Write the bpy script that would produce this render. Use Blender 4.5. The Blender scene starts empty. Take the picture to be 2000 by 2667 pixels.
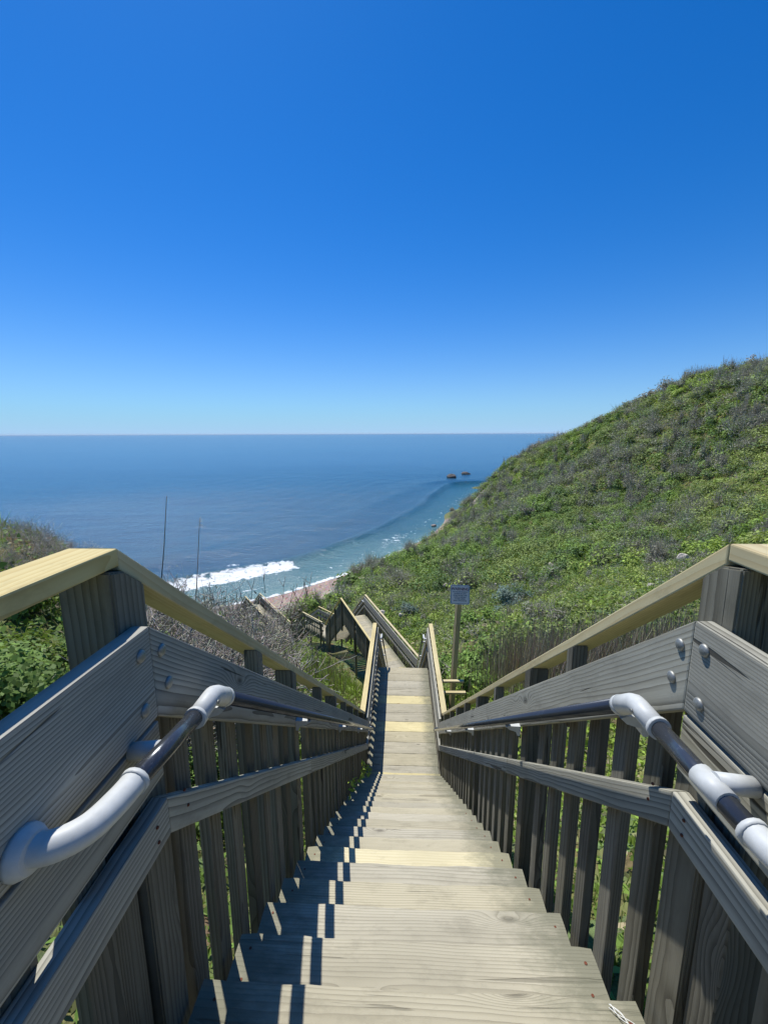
import bpy, bmesh, math, random
import numpy as np
from mathutils import Matrix, Vector
random.seed(7); RS = np.random.RandomState(11)
scene = bpy.context.scene
COL = scene.collection
R = math.radians

# ------------------------------------------------------------------ camera model
F_PX, YAW, PIT, ROL, XO = 1120.5, 0.0404, 0.1804, 0.0039, -0.0485
cy_, sy_ = math.cos(YAW), math.sin(YAW)
cp_, sp_ = math.cos(PIT), math.sin(PIT)
RIGHT0 = Vector((cy_, sy_, 0)); FWD = Vector((-sy_*cp_, cy_*cp_, -sp_)); UP0 = Vector((-sy_*sp_, cy_*sp_, cp_))
RIGHT = RIGHT0*math.cos(ROL) - UP0*math.sin(ROL)
UP = RIGHT0*math.sin(ROL) + UP0*math.cos(ROL)
CAM = Vector((XO, 0, 0))
SEA = -30.0
def ray(px, py):
    return FWD + RIGHT*((px-1000)/F_PX) - UP*((py-1333.5)/F_PX)
def atY(px, py, F):
    """world point seen at full-resolution pixel (px,py) whose ground distance ahead is F metres"""
    d = ray(px, py); return CAM + d*(F/d.dot(Vector((-sy_, cy_, 0))))
def atZ(px, py, z):
    d = ray(px, py); return CAM + d*(z/d.z)

cam = bpy.data.cameras.new("camera"); co = bpy.data.objects.new("camera", cam); COL.objects.link(co)
cam.sensor_fit = 'HORIZONTAL'; cam.sensor_width = 36; cam.lens = 36*F_PX/2000
cam.clip_start = 0.02; cam.clip_end = 90000
co.matrix_world = Matrix(((RIGHT.x, UP.x, -FWD.x, CAM.x), (RIGHT.y, UP.y, -FWD.y, CAM.y), (RIGHT.z, UP.z, -FWD.z, CAM.z), (0, 0, 0, 1)))
scene.camera = co

# ------------------------------------------------------------------ light
SUNV = Vector((-0.268, 0.40, 1.0)).normalized()        # towards the sun
elev = math.asin(SUNV.z); az = math.atan2(SUNV.x, SUNV.y)
w = bpy.data.worlds.new("World"); scene.world = w; w.use_nodes = True
nt = w.node_tree; nt.nodes.clear()
sky = nt.nodes.new("ShaderNodeTexSky"); sky.sky_type = 'NISHITA'; sky.sun_disc = False
sky.sun_elevation = elev; sky.sun_rotation = az; sky.altitude = 0
sky.air_density = 1.0; sky.dust_density = 0.25; sky.ozone_density = 3.2
hs = nt.nodes.new("ShaderNodeHueSaturation"); hs.inputs['Saturation'].default_value = 1.25
bg = nt.nodes.new("ShaderNodeBackground"); bg.inputs['Strength'].default_value = 0.08
out = nt.nodes.new("ShaderNodeOutputWorld")
nt.links.new(sky.outputs[0], hs.inputs['Color'])
def wm(op, a, b):
    m = nt.nodes.new("ShaderNodeMath"); m.operation = op
    for i, v in enumerate((a, b)):
        if isinstance(v, bpy.types.NodeSocket): nt.links.new(v, m.inputs[i])
        else: m.inputs[i].default_value = v
    return m.outputs[0]
# the phone renders a clear sky deeper blue than the physical one: grade its three channels
sx = nt.nodes.new("ShaderNodeSeparateColor"); nt.links.new(hs.outputs[0], sx.inputs[0])
r2 = wm('MULTIPLY', sx.outputs[0], sx.outputs[0]); rr_ = wm('DIVIDE', wm('MULTIPLY', r2, .24), wm('ADD', wm('MULTIPLY', r2, .09), 1.0))
cx = nt.nodes.new("ShaderNodeCombineColor"); nt.links.new(rr_, cx.inputs[0]); nt.links.new(wm('MULTIPLY', sx.outputs[1], .79), cx.inputs[1]); nt.links.new(wm('MULTIPLY', sx.outputs[2], 1.24), cx.inputs[2])
gm = nt.nodes.new("ShaderNodeTexCoord"); sz_ = nt.nodes.new("ShaderNodeSeparateXYZ"); nt.links.new(gm.outputs['Generated'], sz_.inputs[0])
fz = wm('POWER', 2.718, wm('MULTIPLY', wm('ABSOLUTE', sz_.outputs[2], 0), -1/.085))
mxn = nt.nodes.new("ShaderNodeMix"); mxn.data_type = 'RGBA'; nt.links.new(fz, mxn.inputs[0]); nt.links.new(cx.outputs[0], mxn.inputs[6]); mxn.inputs[7].default_value = (3.8, 6.1, 8.8, 1)
nt.links.new(mxn.outputs[2], bg.inputs[0]); nt.links.new(bg.outputs[0], out.inputs[0])
sl = bpy.data.lights.new("sun", 'SUN'); sl.energy = 4.0; sl.angle = R(0.53); sl.color = (1, 0.98, 0.95)
so = bpy.data.objects.new("sun", sl); COL.objects.link(so); so.rotation_euler = SUNV.to_track_quat('Z', 'Y').to_euler()
scene.view_settings.view_transform = 'Standard'; scene.view_settings.look = 'None'
scene.view_settings.exposure = 0.4; scene.view_settings.gamma = 1
scene.render.engine = 'CYCLES'
scene.cycles.max_bounces = 6; scene.cycles.diffuse_bounces = 3; scene.cycles.glossy_bounces = 3
scene.cycles.transmission_bounces = 3; scene.cycles.transparent_max_bounces = 4
scene.cycles.use_denoising = True

# ------------------------------------------------------------------ material helpers
class NT:
    def __init__(s, name):
        s.m = bpy.data.materials.new(name); s.m.use_nodes = True; s.t = s.m.node_tree
        s.t.nodes.clear(); s.o = s.n("OutputMaterial")
    def n(s, typ, **k):
        nd = s.t.nodes.new("ShaderNode"+typ)
        for a, v in k.items():
            if a.startswith('i_'):
                key = a[2:]; key = int(key) if key.isdigit() else key.replace('_', ' ')
                s.set(nd.inputs[key], v)
            else: setattr(nd, a, v)
        return nd
    def set(s, inp, v):
        if isinstance(v, bpy.types.NodeSocket): s.t.links.new(v, inp)
        else: inp.default_value = v
    def math(s, op, a, b=0.0, c=None):
        nd = s.n("Math", operation=op); s.set(nd.inputs[0], a); s.set(nd.inputs[1], b)
        if c is not None: s.set(nd.inputs[2], c)
        return nd.outputs[0]
    def ramp(s, fac, pts, interp='LINEAR'):
        nd = s.n("ValToRGB"); s.set(nd.inputs[0], fac); cr = nd.color_ramp; cr.interpolation = interp
        while len(cr.elements) < len(pts): cr.elements.new(0.5)
        for e, (p, c) in zip(cr.elements, pts):
            e.position = p; e.color = (c if len(c) == 4 else (*c, 1)) if hasattr(c, '__len__') else (c, c, c, 1)
        return nd.outputs[0]
    def mix(s, fac, a, b, mode='MIX'):
        nd = s.n("Mix", data_type='RGBA', blend_type=mode)
        s.set(nd.inputs[0], fac); s.set(nd.inputs[6], a if isinstance(a, bpy.types.NodeSocket) else (*a, 1)[:4]); s.set(nd.inputs[7], b if isinstance(b, bpy.types.NodeSocket) else (*b, 1)[:4])
        return nd.outputs[2]
    def noise(s, vec, scale, detail=4, rough=.55, dist=0.0):
        nd = s.n("TexNoise"); s.set(nd.inputs['Vector'], vec); nd.inputs['Scale'].default_value = scale
        nd.inputs['Detail'].default_value = detail; nd.inputs['Roughness'].default_value = rough; nd.inputs['Distortion'].default_value = dist
        return nd.outputs[0]
    def scale(s, vec, sc, loc=(0, 0, 0)):
        nd = s.n("Mapping"); s.set(nd.inputs[0], vec); nd.inputs['Scale'].default_value = sc; nd.inputs['Location'].default_value = loc
        return nd.outputs[0]
    def finish(s, col, rough=.8, bump=None, bstr=.3, bdist=.01, spec=.3, metal=0.0):
        p = s.n("BsdfPrincipled"); s.set(p.inputs['Base Color'], col if isinstance(col, bpy.types.NodeSocket) else (*col, 1)[:4]); s.set(p.inputs['Roughness'], rough)
        p.inputs['Specular IOR Level'].default_value = spec; s.set(p.inputs['Metallic'], metal)
        if bump is not None:
            b = s.n("Bump"); b.inputs['Strength'].default_value = bstr; b.inputs['Distance'].default_value = bdist
            s.set(b.inputs['Height'], bump); s.t.links.new(b.outputs[0], p.inputs['Normal'])
        s.t.links.new(p.outputs[0], s.o.inputs[0]); return s.m

def wood(name, c_lo, c_mid, c_hi, ringfreq=140, crack=.6, fibre=.5, tintvar=.35, algae=False, ringmix=.5, bstr=.5, new=False):
    s = NT(name)
    tc = s.n("TexCoord").outputs['Object']; rnd = s.n("ObjectInfo").outputs['Random']
    off = s.n("CombineXYZ"); s.set(off.inputs[0], s.math('MULTIPLY', rnd, 37.0)); s.set(off.inputs[1], s.math('MULTIPLY', rnd, 3.1)); s.set(off.inputs[2], s.math('MULTIPLY', rnd, 5.7))
    add = s.n("VectorMath", operation='ADD'); s.set(add.inputs[0], tc); s.set(add.inputs[1], off.outputs[0]); v = add.outputs[0]
    # growth rings about a pith line that runs roughly along the board
    sep = s.n("SeparateXYZ"); s.set(sep.inputs[0], tc)
    warp = s.noise(s.scale(v, (1.0, 3, 3)), 1.0, 2, .5)
    warp2 = s.noise(s.scale(v, (3.5, 9, 9)), 1.0, 3, .6)
    py = s.math('ADD', sep.outputs[1], s.math('MULTIPLY', s.math('SUBTRACT', rnd, .5), .16))
    pz = s.math('ADD', sep.outputs[2], .045)
    py = s.math('ADD', py, s.math('MULTIPLY', s.math('SUBTRACT', warp, .5), .05))
    pz = s.math('ADD', pz, s.math('MULTIPLY', s.math('SUBTRACT', warp2, .5), .011))
    rr = s.math('SQRT', s.math('ADD', s.math('MULTIPLY', py, py), s.math('MULTIPLY', pz, pz)))
    # knots push the rings aside
    kn = s.n("TexVoronoi"); s.set(kn.inputs['Vector'], s.scale(v, (1.7, 5.5, 5.5))); kn.inputs['Scale'].default_value = 1.0
    kd = s.math('SUBTRACT', 1.0, s.math('MULTIPLY', kn.outputs['Distance'], 3.2)); kd = s.math('MAXIMUM', kd, 0.0)
    rr = s.math('ADD', rr, s.math('MULTIPLY', s.math('MULTIPLY', kd, kd), .06))
    saw = s.math('FRACT', s.math('MULTIPLY', rr, s.math('MULTIPLY', ringfreq*1.0, s.math('ADD', .4, s.math('MULTIPLY', s.math('FRACT', s.math('MULTIPLY', rnd, 7.7)), .55)))))
    ring = s.math('POWER', saw, 2.2)
    fib = s.noise(s.scale(v, (3, 160, 160)), 1.0, 3, .7)
    fib2 = s.noise(s.scale(v, (1.2, 42, 42)), 1.0, 3, .6)
    blot = s.noise(s.scale(v, (1.4, 4, 4)), 1.0, 4, .6)
    h = s.math('ADD', s.math('MULTIPLY', ring, ringmix), s.math('MULTIPLY', fib, fibre*.6)); h = s.math('ADD', h, s.math('MULTIPLY', fib2, fibre*.5))
    col = s.ramp(h, [(.15, c_hi), (.5, c_mid), (.95, c_lo)])
    col = s.mix(s.ramp(blot, [(.35, 0.0), (.75, .55)]), col, tuple(x*.62 for x in c_mid))
    dirt = s.noise(s.scale(v, (6, 14, 14)), 1.0, 6, .75); col = s.mix(s.ramp(dirt, [(.52, 0.0), (.72, .45)]), col, tuple(x*.5 for x in c_mid))
    cn = s.noise(s.scale(v, (1.1, 26, 26)), 1.0, 3, .6, .5)
    ck = s.ramp(cn, [(.655, 0.0), (.68, 1.0)])
    if crack: col = s.mix(s.math('MULTIPLY', ck, crack), col, tuple(x*.22 for x in c_lo))
    kc = s.ramp(kn.outputs['Distance'], [(.035, 1.0), (.09, .0)])
    col = s.mix(s.math('MULTIPLY', kc, .65), col, tuple(x*.45 for x in c_lo) if not new else (.25, .12, .04))
    hsn = s.n("HueSaturation"); s.set(hsn.inputs['Color'], col)
    s.set(hsn.inputs['Value'], s.math('ADD', 1-tintvar/2, s.math('MULTIPLY', rnd, tintvar)))
    r2 = s.math('FRACT', s.math('MULTIPLY', rnd, 17.3)); s.set(hsn.inputs['Saturation'], s.math('ADD', .82, s.math('MULTIPLY', r2, .3)))
    col = hsn.outputs[0]
    if algae:
        ax = s.math('ABSOLUTE', sep.outputs[0])
        an = s.noise(s.scale(v, (4, 9, 9)), 2.0, 5, .7)
        a = s.math('ADD', s.math('MULTIPLY', ax, 2.0), s.math('MULTIPLY', an, .9))
        a = s.ramp(a, [(.0, 0.0), (.58, 0.0), (.85, .8)]) if False else s.ramp(s.math('SUBTRACT', a, .9), [(.25, 0.0), (.62, .75)])
        col = s.mix(a, col, (.15, .15, .10))
        sp = s.noise(tc, 260, 2, .7); col = s.mix(s.ramp(sp, [(.68, 0.0), (.75, .35)]), col, (.08, .08, .07))
    hb = s.math('SUBTRACT', s.math('SUBTRACT', 1.0, h), s.math('MULTIPLY', ck, 1.2 if crack else 0))
    return s.finish(col, .85 if not new else .7, hb, bstr, .0035, .2)

W_GREY = wood('weathered_grey_wood', (.108, .102, .078), (.315, .302, .238), (.475, .46, .37), crack=.8, ringmix=.6, bstr=.38, tintvar=.3)
W_POST = wood('weathered_post_wood', (.062, .056, .042), (.152, .141, .104), (.245, .23, .175), crack=.7, ringmix=.5, bstr=.6, tintvar=.45)
W_TREAD = wood('weathered_tread_wood', (.23, .20, .14), (.42, .378, .265), (.515, .467, .336), crack=.4, ringmix=.5, bstr=.6, tintvar=.14, algae=True)
W_NEW = wood('fresh_pine_wood', (.41, .30, .125), (.55, .435, .205), (.63, .535, .28), crack=0, ringmix=.45, bstr=.15, tintvar=.12, new=True, ringfreq=110, fibre=.3)
W_NEWT = wood('fresh_pine_tread', (.46, .37, .18), (.60, .51, .265), (.68, .60, .34), crack=0, ringmix=.4, bstr=.2, tintvar=.1, new=True, ringfreq=110, algae=True)

def simple(name, c, rough=.5, spec=.5, metal=0.0, nscale=40, var=.15, bump=.1):
    s = NT(name); tc = s.n("TexCoord").outputs['Object']; n = s.noise(tc, nscale, 5, .6)
    col = s.mix(n, tuple(x*(1-var) for x in c), tuple(min(1, x*(1+var)) for x in c))
    return s.finish(col, rough, n, bump, .002, spec, metal)
M_WHITE = simple('white_plastic', (.52, .53, .50), .5, .4, 0, 45, .2, .12)
def pipemat():
    s = NT('worn_metal_pipe'); tc = s.n("TexCoord").outputs['Object']
    sc = s.noise(s.scale(tc, (60, 60, 400)), 1, 4, .7); g = s.noise(s.scale(tc, (8, 8, 8)), 1, 5, .7)
    f = s.ramp(s.math('ADD', s.math('MULTIPLY', sc, .6), s.math('MULTIPLY', g, .4)), [(.55, 0.0), (.7, .45)])
    col = s.mix(f, (.085, .092, .10), (.30, .30, .30))
    return s.finish(col, s.math('ADD', .2, s.math('MULTIPLY', f, .35)), sc, .12, .001, .5, .6)
M_PIPE = pipemat()
M_BOLT = simple('galvanised_bolt', (.30, .30, .27), .5, .5, .6, 150, .35, .4)
M_RUST = simple('rusty_nail', (.16, .055, .03), .8, .2, 0, 200, .4, .5)
M_SIGNW = simple('white_sign_face', (.95, .79, .64), .45, .5, 0, 20, .05, .02)
M_SIGNK = simple('black_sign_ink', (.02, .02, .025), .5, .4, 0, 20, .05, .0)
M_SIGNR = simple('dark_red_sign_ink', (.16, .015, .03), .5, .4, 0, 20, .05, .0)
M_ALU = simple('sign_metal', (.75, .76, .74), .4, .5, .2, 20, .05, .02)
M_TWINE = simple('frayed_white_twine', (.7, .69, .62), .8, .2, 0, 200, .2, .2)

def vegmat(name, rough=.6, trans=.35, spec=.25, nvar=.3):
    s = NT(name); a = s.n("Attribute", attribute_name='tint').outputs['Color']
    g = s.n("NewGeometry"); rnd = g.outputs['Random Per Island'] if 'Random Per Island' in g.outputs else None
    hsn = s.n("HueSaturation"); s.set(hsn.inputs['Color'], a)
    if rnd is not None: s.set(hsn.inputs['Value'], s.math('ADD', 1-nvar, s.math('MULTIPLY', rnd, 2*nvar)))
    p = s.n("BsdfPrincipled"); s.set(p.inputs['Base Color'], hsn.outputs[0]); p.inputs['Roughness'].default_value = rough
    p.inputs['Specular IOR Level'].default_value = spec
    if trans:
        t = s.n("BsdfTranslucent"); s.set(t.inputs[0], s.mix(.5, hsn.outputs[0], (.16, .22, .02)))
        mx = s.n("MixShader"); mx.inputs[0].default_value = trans
        s.t.links.new(p.outputs[0], mx.inputs[1]); s.t.links.new(t.outputs[0], mx.inputs[2]); s.t.links.new(mx.outputs[0], s.o.inputs[0])
    else: s.t.links.new(p.outputs[0], s.o.inputs[0])
    return s.m
M_LEAF = vegmat('leaf'); M_TWIG = vegmat('twig', .9, 0, .1)

# ------------------------------------------------------------------ object helpers
def thing(name, label, cat, loc=(0, 0, 0), group=None, kind=None):
    o = bpy.data.objects.new(name, None); COL.objects.link(o); o.location = loc; o.empty_display_size = .1
    o['label'] = label; o['category'] = cat
    if group: o['group'] = group
    if kind: o['kind'] = kind
    return o
def tag(o, label, cat, group=None, kind=None):
    if label: o['label'] = label
    if cat: o['category'] = cat
    if group: o['group'] = group
    if kind: o['kind'] = kind
    return o
def link(name, me, mat, M=None, parent=None, root=None):
    o = bpy.data.objects.new(name, me); COL.objects.link(o)
    if mat and not me.materials: me.materials.append(mat)
    if M is None: M = Matrix.Identity(4)
    if parent is not None:
        o.parent = parent
        W = world_of(parent)
        o.matrix_basis = W.inverted() @ M
    else: o.matrix_basis = M
    return o
def world_of(o):
    M = o.matrix_basis.copy()
    while o.parent is not None:
        o = o.parent; M = o.matrix_basis @ M
    return M
def npmesh(name, V, Fc, col=None, smooth=False):
    V = np.asarray(V, np.float32).reshape(-1, 3); Fc = np.asarray(Fc, np.int32)
    me = bpy.data.meshes.new(name); k = Fc.shape[1]; m = len(Fc)
    me.vertices.add(len(V)); me.vertices.foreach_set('co', V.ravel())
    me.loops.add(m*k); me.loops.foreach_set('vertex_index', Fc.ravel())
    me.polygons.add(m); me.polygons.foreach_set('loop_start', np.arange(m, dtype=np.int32)*k)
    me.polygons.foreach_set('loop_total', np.full(m, k, np.int32))
    if smooth: me.polygons.foreach_set('use_smooth', np.ones(m, bool))
    me.update(calc_edges=True)
    if col is not None:
        a = me.color_attributes.new('tint', 'FLOAT_COLOR', 'POINT')
        c = np.ones((len(V), 4), np.float32); c[:, :3] = col; a.data.foreach_set('color', c.ravel())
    return me
def bm_mesh(bm, name, smooth=False):
    me = bpy.data.meshes.new(name); bm.to_mesh(me); bm.free()
    if smooth:
        for p in me.polygons: p.use_smooth = True
    return me

# ------------------------------------------------------------------ stair sections: local frame x right, y forward, z up
class Sec:
    def __init__(s, x, y, z, heading_left_deg):
        s.M = Matrix.Translation((x, y, z)) @ Matrix.Rotation(R(heading_left_deg), 4, 'Z')
    def p(s, x, y, z): return s.M @ Vector((x, y, z))
def board_mesh(p0, p1, side, h, bevel=.004, sub=0, wob=0.0):
    """board from p0 to p1 (its inner bottom edge), thickness vector side, vertical height h, ends cut plumb.
    returns mesh in a frame whose X runs along the board"""
    p0, p1, side = Vector(p0), Vector(p1), Vector(side)
    X = (p1-p0).normalized(); Y = side.normalized(); Z = X.cross(Y).normalized()
    if Z.z < 0: Y = -Y; Z = -Z
    up = Vector((0, 0, h)) if not isinstance(h, Vector) else h
    c = (p0+p1)/2 + side/2 + up/2
    M = Matrix(((X.x, Y.x, Z.x, c.x), (X.y, Y.y, Z.y, c.y), (X.z, Y.z, Z.z, c.z), (0, 0, 0, 1)))
    Mi = M.inverted(); bm = bmesh.new(); n = max(1, sub)
    rings = []
    for i in range(n+1):
        b = p0 + (p1-p0)*(i/n)
        rings.append([bm.verts.new(Mi @ (b+o)) for o in (Vector((0, 0, 0)), side, side+up, up)])
    for i in range(n):
        a, b = rings[i], rings[i+1]
        for j in range(4): bm.faces.new((a[j], a[(j+1) % 4], b[(j+1) % 4], b[j]))
    bm.faces.new(rings[0][::-1]); bm.faces.new(rings[-1])
    bmesh.ops.recalc_face_normals(bm, faces=bm.faces)
    if bevel:
        es = [e for e in bm.edges if len(e.link_faces) == 2 and e.link_faces[0].normal.angle(e.link_faces[1].normal) > .5]
        bmesh.ops.bevel(bm, geom=es, offset=bevel, segments=2, affect='EDGES', profile=.6)
    if wob:
        for v in bm.verts:
            v.co.y += wob*math.sin(v.co.x*3.1+p0.y*7); v.co.z += wob*math.sin(v.co.x*2.3+1+p0.x*5)+wob*.4*math.sin(v.co.x*11)
    return bm_mesh(bm, 'board'), M
def board(name, sec, a, b, side, h, mat, parent, **k):
    up = h
    A = sec.p(*a); B = sec.p(*b); S = sec.M.to_3x3() @ Vector(side)
    if isinstance(h, tuple): up = sec.M.to_3x3() @ Vector(h)
    me, M = board_mesh(A, B, S, up, **k)
    return link(name, me, mat, M, parent)
def cutpost(name, sec, xc, wx, ya, yb, zb, top, mat, parent, kink=None):
    ys = [ya] + ([kink] if kink is not None and ya < kink < yb else []) + [yb]
    zc, yc = zb, (ya+yb)/2; bm = bmesh.new(); rows = []
    for y in ys:
        rows.append([bm.verts.new((z-zc, y-yc, -(x-xc))) for x, z in ((xc-wx/2, zb), (xc+wx/2, zb), (xc+wx/2, top(y)), (xc-wx/2, top(y)))])
    for a, b in zip(rows[:-1], rows[1:]):
        for j in range(4): bm.faces.new((a[j], a[(j+1) % 4], b[(j+1) % 4], b[j]))
    bm.faces.new(rows[0][::-1]); bm.faces.new(rows[-1]); bmesh.ops.recalc_face_normals(bm, faces=bm.faces)
    es = [e for e in bm.edges if len(e.link_faces) == 2 and e.link_faces[0].normal.angle(e.link_faces[1].normal) > .8]
    bmesh.ops.bevel(bm, geom=es, offset=.004, segments=2, affect='EDGES')
    return link(name, bm_mesh(bm, 'timber'), mat, sec.M @ Matrix.Translation((xc, yc, zc)) @ Matrix(((0, 0, -1, 0), (0, 1, 0, 0), (1, 0, 0, 0), (0, 0, 0, 1))), parent)
_stick = {}
def stick(name, sec, x, y, zb, zt, wx, wy, mat, parent):
    """vertical timber centred on (x,y), local X runs up"""
    key = (round(zt-zb, 2), round(wx, 3), round(wy, 3), mat.name)
    L = key[0]
    if key not in _stick:
        bm = bmesh.new(); bmesh.ops.create_cube(bm, size=1)
        for v in bm.verts: v.co = Vector((v.co.x*L, v.co.y*wy, v.co.z*wx))
        bmesh.ops.bevel(bm, geom=list(bm.edges), offset=.003, segments=1, affect='EDGES')
        me = bm_mesh(bm, 'timber'); me.materials.append(mat); _stick[key] = me
    # local X->up, Y->section y, Z->section -x
    Ms = sec.M @ Matrix.Translation((x, y, (zb+zt)/2)) @ Matrix(((0, 0, -1, 0), (0, 1, 0, 0), (1, 0, 0, 0), (0, 0, 0, 1)))
    Ms = Ms @ Matrix.Rotation(R(random.uniform(-.5, .5)), 4, 'X')
    return link(name, _stick[key], mat, Ms, parent)

def tube_mesh(pts, rad, seg=14, cap=True):
    pts = [Vector(p) for p in pts]; n = len(pts)
    rads = rad if hasattr(rad, '__len__') else [rad]*n
    V = []; prev = None
    for i, p in enumerate(pts):
        t = (pts[min(i+1, n-1)]-pts[max(i-1, 0)]).normalized()
        if prev is None: u = t.orthogonal().normalized()
        else: u = (prev - t*prev.dot(t)).normalized()
        prev = u; v = t.cross(u)
        for j in range(seg):
            a = 2*math.pi*j/seg; V.append(p + (u*math.cos(a)+v*math.sin(a))*rads[i])
    bm = bmesh.new(); vs = [bm.verts.new(v) for v in V]
    for i in range(n-1):
        for j in range(seg):
            bm.faces.new((vs[i*seg+j], vs[i*seg+(j+1) % seg], vs[(i+1)*seg+(j+1) % seg], vs[(i+1)*seg+j]))
    if cap: bm.faces.new(vs[:seg][::-1]); bm.faces.new(vs[-seg:])
    bmesh.ops.recalc_face_normals(bm, faces=bm.faces)
    return bm
def smooth_path(ctrl, n=8):
    out = []; c = [Vector(p) for p in ctrl]; c = [c[0]*2-c[1]] + c + [c[-1]*2-c[-2]]
    for i in range(1, len(c)-2):
        for k in range(n):
            t = k/n; a, b, d, e = c[i-1], c[i], c[i+1], c[i+2]
            out.append(.5*((2*b) + (d-a)*t + (2*a-5*b+4*d-e)*t*t + (3*b-a-3*d+e)*t**3))
    out.append(c[-2]); return out
def tube(name, sec, ctrl, rad, mat, parent, curve=False, seg=16):
    P = [sec.p(*c) for c in ctrl]
    if curve: P = smooth_path(P)
    o = P[0].copy(); bm = tube_mesh([p-o for p in P], rad, seg)
    me = bm_mesh(bm, name)
    for f in me.polygons: f.use_smooth = len(f.vertices) == 4
    return link(name, me, mat, Matrix.Translation(o), parent)

SL, RUN, RISE = 0.774, 0.2465, 0.1857
XB, TH = 0.592, 0.038       # inner face of boards, board thickness
CAPT, BT, BB, LT, LB = 1.048, .875, .658, .446, .347    # heights over the reference line
GAPF, GAPW = .157, .195

def make_tread(sec, y0, y1, z, mat, parent, name='tread', wear=0.0, halfw=XB+.010, seed=0):
    """plank top at z spanning y0..y1"""
    nx, ny = 28, 6; rs = random.Random(seed)
    ph = [rs.uniform(0, 6.3) for _ in range(6)]
    x0, x1 = -halfw+rs.uniform(-.004, .004), halfw-.004+rs.uniform(-.004, .004)
    T = .038; bm = bmesh.new(); top = []; bot = []
    for j in range(ny+1):
        rt, rb = [], []
        for i in range(nx+1):
            u, v = i/nx, j/ny; x = x0+(x1-x0)*u; y = y0+(y1-y0)*v
            e = min(v, 1-v)*(y1-y0); ex = min(u, 1-u)*(x1-x0)
            dz = -.0035*math.exp(-e/.006)-.003*math.exp(-ex/.006) + .0012*math.sin(x*9+ph[0])*math.sin(y*30+ph[1])
            dz -= wear*.003*math.exp(-(x/.3)**2)*v
            if j == ny: y += .0022*math.sin(x*13+ph[2])+.0016*math.sin(x*41+ph[3])-wear*.004*math.exp(-(x/.25)**2)
            if j == 0: y -= .001*math.sin(x*17+ph[4])
            rt.append(bm.verts.new((x, y-(y0+y1)/2, dz))); rb.append(bm.verts.new((x, y-(y0+y1)/2, -T)))
        top.append(rt); bot.append(rb)
    for j in range(ny):
        for i in range(nx):
            bm.faces.new((top[j][i], top[j][i+1], top[j+1][i+1], top[j+1][i]))
            bm.faces.new((bot[j][i], bot[j+1][i], bot[j+1][i+1], bot[j][i+1]))
    for i in range(nx):
        bm.faces.new((top[0][i], bot[0][i], bot[0][i+1], top[0][i+1])); bm.faces.new((top[ny][i], top[ny][i+1], bot[ny][i+1], bot[ny][i]))
    for j in range(ny):
        bm.faces.new((top[j][0], top[j+1][0], bot[j+1][0], bot[j][0])); bm.faces.new((top[j][nx], bot[j][nx], bot[j+1][nx], top[j+1][nx]))
    me = bm_mesh(bm, 'plank')
    return link(name, me, mat, sec.M @ Matrix.Translation((0, (y0+y1)/2, z)), parent)

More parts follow.
